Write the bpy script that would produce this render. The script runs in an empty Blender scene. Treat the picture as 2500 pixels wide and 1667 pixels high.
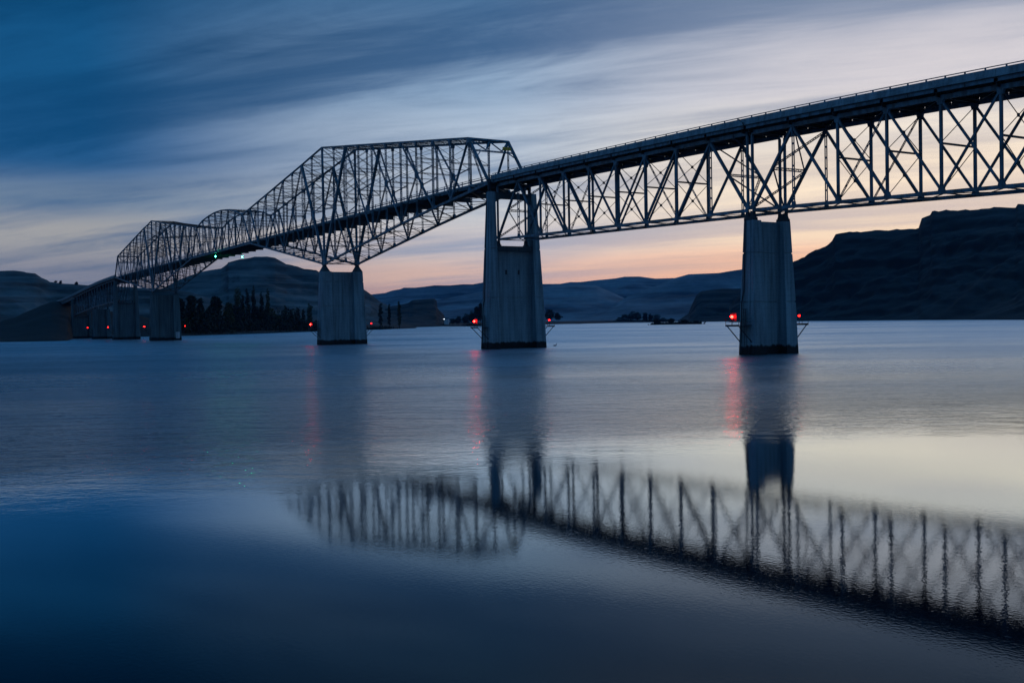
import bpy, math, random
import numpy as np
from mathutils import Vector, Matrix, noise as mnoise
random.seed(7)
R = math.radians
scene = bpy.context.scene
# ---------------------------------------------------------------- camera
cam_data = bpy.data.cameras.new('camera')
cam = bpy.data.objects.new('camera', cam_data)
scene.collection.objects.link(cam)
YAW, PITCH, ROLL = 1.0128147, 0.01843774, -0.01720585
fwd = Vector((-math.sin(YAW)*math.cos(PITCH), math.cos(YAW)*math.cos(PITCH), -math.sin(PITCH)))
rgt = Vector((math.cos(YAW), math.sin(YAW), 0)); upv = rgt.cross(fwd)
r2 = rgt*math.cos(ROLL) + upv*math.sin(ROLL); u2 = upv*math.cos(ROLL) - rgt*math.sin(ROLL)
mm = Matrix((r2, u2, -fwd)).transposed().to_4x4()
mm.translation = Vector((143.714, -142.921, 6.911))
cam.matrix_world = mm
cam_data.sensor_width = 36.0
cam_data.lens = 36.0*2568.145/2500.0
cam_data.clip_start = 0.5
cam_data.clip_end = 60000
scene.camera = cam
# ---------------------------------------------------------------- view
scene.view_settings.view_transform = 'Standard'
scene.view_settings.look = 'None'
scene.view_settings.exposure = 0.0
scene.view_settings.gamma = 1.0
scene.view_settings.use_curve_mapping = False
cy = scene.cycles
cy.use_denoising = True
cy.max_bounces = 6; cy.diffuse_bounces = 2; cy.glossy_bounces = 3; cy.transmission_bounces = 2
cy.volume_bounces = 0; cy.transparent_max_bounces = 6
cy.sample_clamp_indirect = 4.0; cy.sample_clamp_direct = 0
cy.use_adaptive_sampling = True; cy.adaptive_threshold = 0.01
# ---------------------------------------------------------------- world : dusk sky
def s2l(c):
    return tuple(((x/255)/12.92 if x <= 10 else (((x/255)+0.055)/1.055)**2.4) for x in c) + (1,)
glow_az = math.atan2(fwd.y, fwd.x) - 0.50          # direction of the afterglow, clockwise of the view axis
glow = Vector((math.cos(glow_az), math.sin(glow_az), 0))
world = bpy.data.worlds.new('World'); scene.world = world; world.use_nodes = True
nt = world.node_tree; nt.nodes.clear()
def N(t, **k):
    n = nt.nodes.new(t)
    for a, b in k.items(): setattr(n, a, b)
    return n
def L(a, b): nt.links.new(a, b)
def M(op, a, b=None, c=None, clamp=False):
    n = N('ShaderNodeMath', operation=op); n.use_clamp = clamp
    for i, v in enumerate((a, b, c)):
        if v is None: continue
        if isinstance(v, (int, float)): n.inputs[i].default_value = v
        else: L(v, n.inputs[i])
    return n.outputs[0]
def VM(op, a, b=None, out=0):
    n = N('ShaderNodeVectorMath', operation=op)
    for i, v in enumerate((a, b)):
        if v is None: continue
        if isinstance(v, (tuple, list, Vector)): n.inputs[i].default_value = tuple(v)
        else: L(v, n.inputs[i])
    return n.outputs[out]
def ramp(fac, stops, interp='EASE'):
    n = N('ShaderNodeValToRGB'); cr = n.color_ramp; cr.interpolation = interp
    while len(cr.elements) < len(stops): cr.elements.new(0.5)
    for e, (p, c) in zip(cr.elements, stops):
        e.position = p; e.color = c if len(c) == 4 else s2l(c)
    L(fac, n.inputs[0]); return n.outputs[0]
def MIX(f, a, b, blend='MIX'):
    n = N('ShaderNodeMix', data_type='RGBA', blend_type=blend)
    for i, v in ((0, f), (6, a), (7, b)):
        if isinstance(v, (int, float)): n.inputs[i].default_value = v
        elif isinstance(v, tuple): n.inputs[i].default_value = v
        else: L(v, n.inputs[i])
    return n.outputs[2]
tc = N('ShaderNodeTexCoord'); D = VM('NORMALIZE', tc.outputs['Generated'])
sx = N('ShaderNodeSeparateXYZ'); L(D, sx.inputs[0])
elev = M('ARCSINE', sx.outputs[2])                       # radians
horiz = VM('NORMALIZE', VM('MULTIPLY', D, (1, 1, 0)))
g = VM('DOT_PRODUCT', horiz, tuple(glow), 1)             # 1 towards the afterglow, -1 away from it
# cloud layer: streaks in a plane high above the ground
zc = M('ADD', M('MAXIMUM', sx.outputs[2], 0.0), 0.085)
pl = N('ShaderNodeCombineXYZ'); L(M('DIVIDE', sx.outputs[0], zc), pl.inputs[0]); L(M('DIVIDE', sx.outputs[1], zc), pl.inputs[1])
strk = glow_az + R(96)                                   # the streaks run towards this azimuth
mp = N('ShaderNodeMapping', vector_type='POINT'); mp.inputs['Rotation'].default_value = (0, 0, -strk)
L(pl.outputs[0], mp.inputs[0])
def noise(vec, scale, detail, rough, stretch, off=(0, 0, 0), dist=0.0):
    m = N('ShaderNodeMapping'); m.inputs['Scale'].default_value = stretch; m.inputs['Location'].default_value = off
    L(vec, m.inputs[0])
    n = N('ShaderNodeTexNoise', noise_dimensions='3D'); n.inputs['Scale'].default_value = scale
    n.inputs['Detail'].default_value = detail; n.inputs['Roughness'].default_value = rough
    n.inputs['Distortion'].default_value = dist
    L(m.outputs[0], n.inputs['Vector']); return n.outputs['Fac']
n1 = noise(mp.outputs[0], 0.55, 5, 0.55, (0.24, 1.0, 1), (3.1, 1.7, 0), 0.4)
n2 = noise(mp.outputs[0], 1.6, 6, 0.6, (0.17, 1.0, 1), (7.3, 4.2, 0), 0.6)
n3 = noise(mp.outputs[0], 2.6, 8, 0.70, (0.42, 1.0, 1), (1.3, 9.2, 0), 1.2)
cl = M('ADD', M('MULTIPLY', n1, 0.54), M('ADD', M('MULTIPLY', n2, 0.32), M('MULTIPLY', n3, 0.14)))
cloud = N('ShaderNodeMapRange', interpolation_type='SMOOTHSTEP')
L(cl, cloud.inputs[0]); cloud.inputs[1].default_value = 0.425; cloud.inputs[2].default_value = 0.59
cloud = cloud.outputs[0]
e = M('DIVIDE', M('MAXIMUM', elev, 0.0), 0.8, clamp=True)   # 0..1 over 0..0.8 rad
# stops are elevations in radians / 0.8 ; colours are what the sky looks like there, except in back
def st(l): return [(a/0.8, c) for a, c in l]
cold_l = ramp(e, st([(0.0, (128,124,142)), (0.045, (140,142,158)), (0.085, (166,166,168)), (0.115, (112,134,160)), (0.15, (40,96,148)), (0.22, (22,88,138)), (0.32, (16,80,128)), (0.50, (24,86,138)), (0.8, (48,108,162))]))
mid_l = ramp(e, st([(0.0, (286,200,150)), (0.024, (264,196,160)), (0.045, (238,198,180)), (0.07, (220,206,204)), (0.11, (216,218,220)), (0.17, (198,212,228)), (0.22, (156,182,210)), (0.31, (92,132,172)), (0.50, (40,98,152)), (0.8, (48,108,162))]))
warm_l = ramp(e, st([(0.0, (330,224,140)), (0.03, (320,222,150)), (0.052, (282,216,172)), (0.075, (262,232,200)), (0.10, (268,242,210)), (0.135, (274,252,222)), (0.165, (256,242,224)), (0.21, (222,216,220)), (0.31, (168,176,196)), (0.50, (84,124,166)), (0.8, (48,108,162))]))
cold_d = ramp(e, st([(0.0, (98,110,138)), (0.05, (92,112,142)), (0.10, (64,102,144)), (0.16, (14,74,122)), (0.30, (0,58,100)), (0.50, (10,64,108)), (0.8, (34,86,136))]))
mid_d = ramp(e, st([(0.0, (250,182,150)), (0.024, (222,176,164)), (0.045, (190,174,182)), (0.07, (168,174,194)), (0.10, (156,172,196)), (0.16, (116,142,174)), (0.22, (74,108,148)), (0.31, (48,90,134)), (0.50, (22,72,118)), (0.8, (34,86,136))]))
warm_d = ramp(e, st([(0.0, (300,212,150)), (0.03, (290,208,156)), (0.052, (246,198,170)), (0.085, (218,200,192)), (0.13, (230,214,200)), (0.18, (174,178,192)), (0.24, (136,150,176)), (0.32, (110,132,162)), (0.50, (50,92,134)), (0.8, (34,86,136))]))
fm = N('ShaderNodeMapRange', interpolation_type='SMOOTHSTEP'); L(g, fm.inputs[0]); fm.inputs[1].default_value = 0.63; fm.inputs[2].default_value = 0.91
fw_ = N('ShaderNodeMapRange', interpolation_type='SMOOTHSTEP'); L(g, fw_.inputs[0]); fw_.inputs[1].default_value = 0.86; fw_.inputs[2].default_value = 1.0
light = MIX(fw_.outputs[0], MIX(fm.outputs[0], cold_l, mid_l), warm_l)
dark = MIX(fw_.outputs[0], MIX(fm.outputs[0], cold_d, mid_d), warm_d)
back = ramp(e, st([(0.0, (130,138,160)), (0.08, (124,146,176)), (0.2, (84,130,174)), (0.4, (56,112,164)), (0.8, (48,108,162))]))  # sky outside the view, lifted to light the deck and piers
bk = N('ShaderNodeMapRange', interpolation_type='SMOOTHSTEP'); L(g, bk.inputs[0]); bk.inputs[1].default_value = 0.45; bk.inputs[2].default_value = -0.25
dk = N('ShaderNodeMapRange', interpolation_type='SMOOTHSTEP'); L(g, dk.inputs[0]); dk.inputs[1].default_value = -0.35; dk.inputs[2].default_value = -1.0
overcast = MIX(M('MULTIPLY', bk.outputs[0], 0.85), MIX(cloud, dark, light), back)
overcast = MIX(M('MULTIPLY', dk.outputs[0], 0.8), overcast, MIX(1.0, overcast, (0.25, 0.42, 0.6, 1), 'MULTIPLY'))
nish = N('ShaderNodeTexSky', sky_type='NISHITA'); nish.sun_disc = False
nish.sun_elevation = R(1.0); nish.sun_rotation = math.pi/2 - glow_az
nish.dust_density = 2.0; nish.ozone_density = 3.0
clear = MIX(1.0, nish.outputs[0], (0.05, 0.05, 0.05, 1), 'MULTIPLY')
skyc = MIX(0.9, clear, overcast)
bg = N('ShaderNodeBackground'); bg.inputs['Strength'].default_value = 1.08
L(skyc, bg.inputs[0])
wo = N('ShaderNodeOutputWorld'); L(bg.outputs[0], wo.inputs[0])
# ---------------------------------------------------------------- sun: just under the ridge, very soft
sl = bpy.data.lights.new('sun', 'SUN'); sl.energy = 0.05; sl.angle = R(3); sl.color = (1.0, 0.72, 0.5)
so = bpy.data.objects.new('sun', sl); scene.collection.objects.link(so)
sd = Vector((math.cos(glow_az)*math.cos(R(2.5)), math.sin(glow_az)*math.cos(R(2.5)), math.sin(R(2.5))))
so.rotation_euler = sd.to_track_quat('Z', 'Y').to_euler()

# ================================================================ materials
def mat(name, build):
    global nt
    m = bpy.data.materials.new(name); m.use_nodes = True; nt = m.node_tree; nt.nodes.clear()
    out = N('ShaderNodeOutputMaterial'); p = N('ShaderNodeBsdfPrincipled'); L(p.outputs[0], out.inputs[0])
    build(p); return m
def pos(): return N('ShaderNodeNewGeometry').outputs['Position']
def steel(p, c1=(0.13, 0.28, 0.36), c2=(0.05, 0.075, 0.085)):
    n = noise(pos(), 0.8, 5, 0.6, (1, 1, 0.35)); f = M('SUBTRACT', M('MULTIPLY', n, 3.2), 1.25, clamp=True)
    n_ = noise(pos(), 5.0, 3, 0.6, (1, 1, 1))
    f2 = M('MULTIPLY', f, M('ADD', M('MULTIPLY', n_, 0.6), 0.6), clamp=True)
    L(MIX(f2, c2+(1,), c1+(1,)), p.inputs['Base Color'])
    p.inputs['Metallic'].default_value = 0.0; p.inputs['Roughness'].default_value = 0.55
STEEL = mat('painted_steel', steel)
RUST_SHADOW = mat('weathered_shadowed_steel', lambda p: steel(p, (0.035, 0.05, 0.055), (0.03, 0.02, 0.015)))  # weathered inner and underside steel, shadow tone painted into the colour
def concrete(p, base=0.42, wet=True):
    P_ = pos()
    big = noise(P_, 0.16, 6, 0.65, (1, 1, 0.5)); streak = noise(P_, 1.3, 5, 0.62, (1, 1, 0.045), (4, 2, 0)); fine = noise(P_, 3.0, 5, 0.65, (1, 1, 1))
    v = M('ADD', M('MULTIPLY', big, 0.5), M('ADD', M('MULTIPLY', streak, 0.95), M('MULTIPLY', fine, 0.35)))
    f = M('SUBTRACT', M('MULTIPLY', v, 2.1), 1.30, clamp=True)
    c = MIX(f, (base*0.24, base*0.30, base*0.32, 1), (base*0.76, base*1.02, base*1.06, 1))
    # board marks: faint pour lines every 1.2 m
    s = N('ShaderNodeSeparateXYZ'); L(P_, s.inputs[0])
    w = M('FRACT', M('DIVIDE', s.outputs[2], 1.22)); ln = M('LESS_THAN', w, 0.05)
    c = MIX(M('MULTIPLY', ln, 0.22), c, (0.05, 0.06, 0.06, 1))
    if wet:
        edge = M('ADD', 1.75, M('MULTIPLY', M('SUBTRACT', noise(P_, 0.9, 4, 0.6, (1, 1, 0.3)), 0.5), 1.8))
        wetf = M('SUBTRACT', 1.0, M('MULTIPLY', M('SUBTRACT', s.outputs[2], M('SUBTRACT', edge, 0.25)), 3.0), clamp=True)
        c = MIX(wetf, c, (0.012, 0.014, 0.012, 1))
    L(c, p.inputs['Base Color']); p.inputs['Roughness'].default_value = 0.85
    b = N('ShaderNodeBump'); b.inputs['Strength'].default_value = 0.4; b.inputs['Distance'].default_value = 0.05
    L(fine, b.inputs['Height']); L(b.outputs[0], p.inputs['Normal'])
CONC = mat('pier_concrete', concrete)
CONCF = mat('dimmed_pier_concrete', lambda p: concrete(p, 0.19))  # pier concrete darkened in colour for the weaker light on the far piers
SLABC = mat('shadow_dark_slab', lambda p: concrete(p, 0.10, False))  # deck concrete darkened in colour so the shadowed underside reflects near black
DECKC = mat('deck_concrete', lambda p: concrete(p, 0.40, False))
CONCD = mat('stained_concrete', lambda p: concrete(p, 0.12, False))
def flat(p, c, r=0.7, e=None, s=0):
    p.inputs['Base Color'].default_value = tuple(c)+(1,); p.inputs['Roughness'].default_value = r
    if e: p.inputs['Emission Color'].default_value = tuple(e)+(1,); p.inputs['Emission Strength'].default_value = s
REDL = mat('red_lamp_glass', lambda p: flat(p, (0.6, 0.02, 0.02), 0.3, (1.0, 0.006, 0.004), 110))
REDM = mat('distant_red_lamp_glass', lambda p: flat(p, (0.6, 0.02, 0.02), 0.3, (1.0, 0.008, 0.006), 24))
REDF = mat('faint_red_lamp_glass', lambda p: flat(p, (0.6, 0.02, 0.02), 0.3, (1.0, 0.008, 0.006), 12))
GRNL = mat('green_lamp_glass', lambda p: flat(p, (0.02, 0.5, 0.2), 0.3, (0.02, 1.0, 0.40), 170))
WHTL = mat('white_lamp_glass', lambda p: flat(p, (0.8, 0.8, 0.8), 0.3, (0.8, 0.9, 1.0), 6))
YEL = mat('yellow_sign_face', lambda p: flat(p, (1.0, 0.50, 0.0), 0.45))
BLK = mat('black_paint', lambda p: flat(p, (0.01, 0.01, 0.01), 0.5))
WHT = mat('white_board', lambda p: flat(p, (0.6, 0.62, 0.62), 0.5))
DRK = mat('dark_iron', lambda p: flat(p, (0.02, 0.024, 0.028), 0.6))
FEATH = mat('dark_feathers', lambda p: flat(p, (0.03, 0.026, 0.022), 0.8))
def terrain_mat(c1, c2, c3, scale):
    def f(p):
        P_ = pos(); s = N('ShaderNodeSeparateXYZ'); L(P_, s.inputs[0])
        big = noise(P_, scale, 6, 0.6, (1, 1, 1)); band = noise(P_, scale*2.2, 5, 0.6, (0.22, 0.22, 6.0), (2, 5, 1), 0.8)
        fine = noise(P_, scale*14, 6, 0.7, (1, 1, 1.6))
        gn = N('ShaderNodeSeparateXYZ'); L(N('ShaderNodeNewGeometry').outputs['Normal'], gn.inputs[0])
        steep = M('SUBTRACT', 1.0, M('MULTIPLY', M('SUBTRACT', gn.outputs[2], 0.62), 4.0), clamp=True)
        grass = MIX(M('SUBTRACT', M('MULTIPLY', M('ADD', big, M('MULTIPLY', band, 0.9)), 2.4), 1.8, clamp=True), c1+(1,), c2+(1,))
        c = MIX(M('MULTIPLY', steep, 0.9), grass, c3+(1,))
        c = MIX(M('SUBTRACT', M('MULTIPLY', fine, 2.0), 0.75, clamp=True), MIX(1.0, c, (0.62, 0.62, 0.62, 1), 'MULTIPLY'), c)
        L(c, p.inputs['Base Color']); p.inputs['Roughness'].default_value = 0.95
        b = N('ShaderNodeBump'); b.inputs['Strength'].default_value = 0.8; b.inputs['Distance'].default_value = 0.35/scale*0.02
        L(fine, b.inputs['Height']); L(b.outputs[0], p.inputs['Normal'])
    return f
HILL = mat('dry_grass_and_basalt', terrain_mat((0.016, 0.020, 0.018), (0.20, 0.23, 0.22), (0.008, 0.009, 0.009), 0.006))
HILLF = mat('hazy_grassland', terrain_mat((0.03, 0.055, 0.085), (0.36, 0.40, 0.42), (0.02, 0.03, 0.045), 0.0022))  # grassland with the blue of distant haze mixed into its colours
CLIFFM = mat('dark_basalt_cliff', terrain_mat((0.008, 0.010, 0.009), (0.040, 0.050, 0.048), (0.004, 0.004, 0.004), 0.008))
DARKG = mat('dark_bank_scrub', terrain_mat((0.007, 0.008, 0.006), (0.022, 0.022, 0.016), (0.006, 0.006, 0.006), 0.03))
SANDM = mat('pale_gravel', terrain_mat((0.16, 0.16, 0.15), (0.26, 0.26, 0.24), (0.1, 0.1, 0.1), 0.05))
def leafm(c1, c2):
    def f(p):
        n = noise(pos(), 0.25, 4, 0.6, (1, 1, 1)); L(MIX(M('SUBTRACT', M('MULTIPLY', n, 3), 1, clamp=True), c1+(1,), c2+(1,)), p.inputs['Base Color'])
        p.inputs['Roughness'].default_value = 0.9
    return f
LEAFD = mat('dark_leaves', leafm((0.016, 0.018, 0.010), (0.035, 0.036, 0.016)))
LEAFY = mat('olive_leaves', leafm((0.035, 0.036, 0.012), (0.085, 0.075, 0.022)))
BARK = mat('bark', lambda p: flat(p, (0.04, 0.033, 0.026), 0.9))
def water(p):
    P_ = pos()
    # distance from the near shore, measured along the shore normal
    s = M('ADD', VM('DOT_PRODUCT', P_, (-0.8487, 0.5289, 0), 1), 143.714*0.8487+142.921*0.5289)
    t = VM('DOT_PRODUCT', P_, (0.5289, 0.8487, 0), 1)
    t = M('ADD', t, 45.3)
    lineq = noise(P_, 0.02, 4, 0.6, (1, 1, 1), (5, 5, 0)); cv = N('ShaderNodeCombineXYZ'); L(s, cv.inputs[0]); L(M('MULTIPLY', t, 0.28), cv.inputs[1]); patch = noise(cv.outputs[0], 0.008, 5, 0.6, (1, 1, 1), (1, 8, 0)); patch2 = noise(cv.outputs[0], 0.045, 5, 0.65, (1, 1, 1), (11, 3, 0))
    sh = M('ADD', M('ADD', s, M('MULTIPLY', t, -0.38)), M('MULTIPLY', M('SUBTRACT', lineq, 0.5), 26))
    mr = N('ShaderNodeMapRange', interpolation_type='SMOOTHSTEP'); L(sh, mr.inputs[0]); mr.inputs[1].default_value = 46; mr.inputs[2].default_value = 84
    wind = mr.outputs[0]
    pm = M('ADD', 0.55, M('MULTIPLY', M('SUBTRACT', M('ADD', M('MULTIPLY', patch, 0.5), M('MULTIPLY', patch2, 0.5)), 0.5), 2.6), clamp=True)
    gust = M('MULTIPLY', wind, M('ADD', 0.30, M('MULTIPLY', pm, 0.70)))
    far = M('DIVIDE', M('SUBTRACT', s, 55.0), 260.0, clamp=True)
    rip = M('MULTIPLY', gust, M('SUBTRACT', 1.15, M('MULTIPLY', far, 0.25)))
    rip = M('MULTIPLY', rip, M('ADD', 1.0, M('MULTIPLY', M('DIVIDE', t, -90.0, clamp=True), 1.3)))
    cw = N('ShaderNodeCombineXYZ'); L(s, cw.inputs[0]); L(M('MULTIPLY', t, 0.45), cw.inputs[1])
    w1 = noise(cw.outputs[0], 0.5, 4, 0.6, (1, 1, 1), (0, 0, 0), 0.5)
    w2 = noise(P_, 2.3, 4, 0.62, (1, 1, 1), (3, 1, 0), 0.3)
    w4 = noise(P_, 8.0, 2, 0.5, (1, 1, 1), (2, 6, 0))
    w3 = noise(P_, 0.12, 3, 0.5, (1, 1, 1), (9, 1, 0), 0.3)
    h = M('ADD', M('MULTIPLY', M('MULTIPLY', w1, 0.34), rip), M('ADD', M('MULTIPLY', w2, M('ADD', 0.0008, M('MULTIPLY', rip, 0.12))), M('MULTIPLY', w4, 0.0010)))
    h = M('ADD', h, M('MULTIPLY', w3, M('ADD', 0.0025, M('MULTIPLY', rip, 0.08))))
    b = N('ShaderNodeBump'); b.inputs['Distance'].default_value = 1.0; b.inputs['Strength'].default_value = 1.0; L(h, b.inputs['Height'])
    # reflectance against viewing angle: dark when looked into, a mirror at a grazing look
    lw = N('ShaderNodeLayerWeight'); lw.inputs['Blend'].default_value = 0.5; L(b.outputs[0], lw.inputs['Normal'])
    cosv = M('SUBTRACT', 1.0, lw.outputs['Facing'])
    fc = N('ShaderNodeValToRGB'); cr = fc.color_ramp; cr.interpolation = 'LINEAR'
    st_ = [(0.0, 1.0), (0.03, .98), (0.08, .94), (0.12, .86), (0.16, .68), (0.20, .46), (0.26, .21), (0.32, .10), (0.45, .05), (1.0, .022)]
    while len(cr.elements) < len(st_): cr.elements.new(0.5)
    for el, (q, v) in zip(cr.elements, st_): el.position = q; el.color = (v, v, v, 1)
    L(cosv, fc.inputs[0])
    gl = N('ShaderNodeBsdfGlossy', distribution='GGX'); gl.inputs['Color'].default_value = (0.81, 0.93, 0.99, 1)
    L(b.outputs[0], gl.inputs['Normal']); L(M('ADD', 0.03, M('MULTIPLY', gust, M("ADD", 0.23, M("MULTIPLY", far, 0.30))), clamp=True), gl.inputs['Roughness'])
    df = N('ShaderNodeBsdfDiffuse'); df.inputs['Color'].default_value = (0.0004, 0.004, 0.009, 1)
    mx = N('ShaderNodeMixShader'); L(fc.outputs[0], mx.inputs[0]); L(df.outputs[0], mx.inputs[1]); L(gl.outputs[0], mx.inputs[2])
    out = [n for n in nt.nodes if n.type == 'OUTPUT_MATERIAL'][0]; nt.nodes.remove(p); L(mx.outputs[0], out.inputs[0])
WATER = mat('river_water', water)

# ================================================================ mesh helpers
COL = scene.collection
class MB:
    def __init__(s): s.v = []; s.f = []
    def add(s, vs, fs):
        o = len(s.v); s.v += [tuple(x) for x in vs]; s.f += [tuple(i+o for i in f) for f in fs]
    def hexa(s, c8):       # 4 bottom, 4 top
        s.add(c8, [(3,2,1,0), (4,5,6,7), (0,1,5,4), (1,2,6,5), (2,3,7,6), (3,0,4,7)])
    def box(s, x0, x1, y0, y1, z0, z1):
        s.hexa([(x0,y0,z0),(x1,y0,z0),(x1,y1,z0),(x0,y1,z0),(x0,y0,z1),(x1,y0,z1),(x1,y1,z1),(x0,y1,z1)])
    def bar(s, p1, p2, w, h, side=(0,1,0)):
        # a square bar from p1 to p2, w wide along side, h the other way
        p1 = Vector(p1); p2 = Vector(p2); a = (p2-p1)
        if a.length < 1e-6: return
        a.normalize(); sd = Vector(side); sd = sd - a*sd.dot(a)
        if sd.length < 1e-3: sd = a.orthogonal()
        sd.normalize(); t = a.cross(sd)
        sd = sd*(w/2); t = t*(h/2)
        s.hexa([p1-sd-t, p1+sd-t, p1+sd+t, p1-sd+t, p2-sd-t, p2+sd-t, p2+sd+t, p2-sd+t])
    def laced(s, p1, p2, sep, bw, bh, side=(0,1,0), pitch=None, lw=0.07, batten=False, faces=2):
        # two bars a distance sep apart along side, joined by zigzag lacing (or battens) on both faces
        p1 = Vector(p1); p2 = Vector(p2); a = p2-p1; Ln = a.length
        if Ln < 0.5: return
        a.normalize(); sd = Vector(side); sd = sd - a*sd.dot(a); sd.normalize(); t = a.cross(sd)
        bw *= 1.15; lw *= 1.5
        o = sd*(sep/2-bw/2)
        s.bar(p1-o, p2-o, bw, bh, sd); s.bar(p1+o, p2+o, bw, bh, sd)
        pitch = pitch or sep; n = max(2, int(Ln/pitch))
        for k in range(1, faces+1):
            q = t*((bh/2+0.012)*(1 if k == 1 else -1))
            if batten:
                for i in range(n):
                    c = p1+a*((i+0.5)*Ln/n)+q; s.bar(c-o, c+o, 0.32, 0.02, a)
            else:
                for i in range(n):
                    u = p1+a*(i*Ln/n)+q; v = p1+a*((i+1)*Ln/n)+q
                    sg = 1 if i % 2 else -1
                    s.bar(u-o*sg, v+o*sg, 0.02, lw, t)
    def tube(s, pts, r, n=6):
        rings = []; pts = [Vector(q) for q in pts]
        for i, q in enumerate(pts):
            d = (pts[min(i+1, len(pts)-1)]-pts[max(i-1, 0)]).normalized(); u = d.orthogonal().normalized(); v = d.cross(u)
            rr = r[i] if isinstance(r, (list, tuple)) else r
            rings.append([q+(u*math.cos(6.2832*k/n)+v*math.sin(6.2832*k/n))*rr for k in range(n)])
        vs = [x for g_ in rings for x in g_]; fs = []
        for i in range(len(pts)-1):
            for k in range(n):
                fs.append((i*n+k, i*n+(k+1) % n, (i+1)*n+(k+1) % n, (i+1)*n+k))
        fs.append(tuple(range(n-1, -1, -1))); fs.append(tuple((len(pts)-1)*n+k for k in range(n)))
        s.add(vs, fs)
    def plate(s, c, poly, thick, u=(1,0,0), v=(0,0,1)):
        c = Vector(c); u = Vector(u).normalized(); v = Vector(v).normalized(); w = u.cross(v)*(thick/2); n = len(poly)
        vs = [c+u*a+v*b-w for a, b in poly]+[c+u*a+v*b+w for a, b in poly]
        s.add(vs, [tuple(range(n-1, -1, -1)), tuple(range(n, 2*n))]+[(i, (i+1) % n, (i+1) % n+n, i+n) for i in range(n)])
    def sphere(s, c, r, n=10, m=6, sc=(1,1,1)):
        vs = []; fs = []
        for j in range(m+1):
            th = math.pi*j/m
            for i in range(n):
                ph = 2*math.pi*i/n; vs.append((c[0]+r*sc[0]*math.sin(th)*math.cos(ph), c[1]+r*sc[1]*math.sin(th)*math.sin(ph), c[2]+r*sc[2]*math.cos(th)))
        for j in range(m):
            for i in range(n): fs.append((j*n+i, j*n+(i+1) % n, (j+1)*n+(i+1) % n, (j+1)*n+i))
        s.add(vs, fs)
    def build(s, name, material, parent=None, origin=(0,0,0), smooth=False):
        o_ = parent_origin(parent) if parent is not None else Vector(origin)
        me = bpy.data.meshes.new(name)
        me.from_pydata([(a-o_.x, b-o_.y, c-o_.z) for a, b, c in s.v], [], s.f)
        if smooth: me.polygons.foreach_set('use_smooth', [True]*len(me.polygons))
        me.materials.append(material); me.update()
        o = bpy.data.objects.new(name, me); COL.objects.link(o)
        if parent is None: o.location = o_
        else: o.parent = parent
        ORG[o.name] = o_
        return o
ORG = {}
def parent_origin(p): return ORG[p.name]
def thing(name, loc, label, cat, group=None):
    o = bpy.data.objects.new(name, None); COL.objects.link(o); o.location = loc; o.empty_display_size = 1
    ORG[o.name] = Vector(loc); o['label'] = label; o['category'] = cat
    if group: o['group'] = group
    return o
def tag(o, label, cat, group=None):
    o['label'] = label; o['category'] = cat
    if group: o['group'] = group
    return o
RIDGE = {}
RIDGE['left_hill'] = [(-1913,-222,123.5,-1065,-191),(-1842,-110,114.6,-1024,-125),(-1779,-9,109.3,-987,-66),(-1737,58,104.2,-962,-26),(-1726,77,103.6,-974,-13),(-1715,94,100.9,-984,0),(-1707,106,98.7,-991,8),(-1701,115,91.5,-996,15),(-1695,126,84.7,-1003,23),(-1686,139,82.4,-1010,34),(-1677,154,80.8,-1019,46),(-1663,176,78.5,-1031,63),(-1632,226,74.7,-1057,105),(-1597,282,70.3,-1085,156),(-1572,321,62.9,-1103,193),(-1548,360,45.5,-1120,232),(-1526,393,25.0,-1133,267)]
RIDGE['butte'] = [(-2452,424,76.9,-934,91),(-2416,482,103.0,-1010,137),(-2395,515,121.8,-1052,166),(-2371,556,138.8,-1101,201),(-2344,598,145.9,-1153,242),(-2336,611,156.3,-1168,254),(-2335,613,160.2,-1171,256),(-2322,635,166.4,-1196,278),(-2309,655,169.3,-1220,299),(-2302,667,172.6,-1233,310),(-2287,691,172.5,-1261,337),(-2277,707,169.5,-1278,354),(-2262,730,153.9,-1305,381),(-2247,754,146.8,-1330,408),(-2241,764,142.1,-1341,420),(-2225,790,138.3,-1369,451),(-2221,796,133.7,-1376,458),(-2194,837,117.2,-1419,511),(-2164,886,90.3,-1468,574),(-2155,899,78.0,-1481,593),(-2145,915,62.1,-1497,614),(-2127,943,45.0,-1524,654),(-2114,963,27.1,-1543,683),(-2101,983,8.1,-1562,713)]
RIDGE['distant_ridge'] = [(-6589,2298,158.4,-4857,1667),(-6445,2530,186.4,-4750,1839),(-6293,2775,206.0,-4636,2021),(-6241,2857,215.2,-4598,2082),(-6218,2895,230.0,-4581,2110),(-6190,2940,238.1,-4560,2143),(-6177,2961,247.7,-4551,2158),(-6139,3023,246.5,-4522,2204),(-6106,3075,251.7,-4498,2243),(-6069,3135,260.0,-4470,2287),(-6018,3217,257.5,-4432,2348),(-5971,3292,263.7,-4397,2404),(-5934,3352,262.4,-4370,2448),(-5901,3404,272.3,-4346,2487),(-5825,3526,286.2,-4289,2578),(-5753,3642,272.9,-4235,2664),(-5686,3748,256.0,-4186,2743),(-5627,3842,255.2,-4142,2813),(-5591,3901,265.8,-4115,2856),(-5557,3955,264.6,-4090,2897),(-5505,4039,274.7,-4051,2959),(-5431,4157,285.4,-3996,3046),(-5401,4207,295.5,-3974,3083),(-5349,4290,295.2,-3935,3145),(-5290,4383,279.1,-3891,3214),(-5235,4472,280.6,-3850,3280),(-5147,4613,280.5,-3785,3385),(-5002,4845,292.1,-3678,3557),(-4714,5308,315.4,-3463,3901),(-4137,6233,323.9,-3034,4588)]
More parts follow.
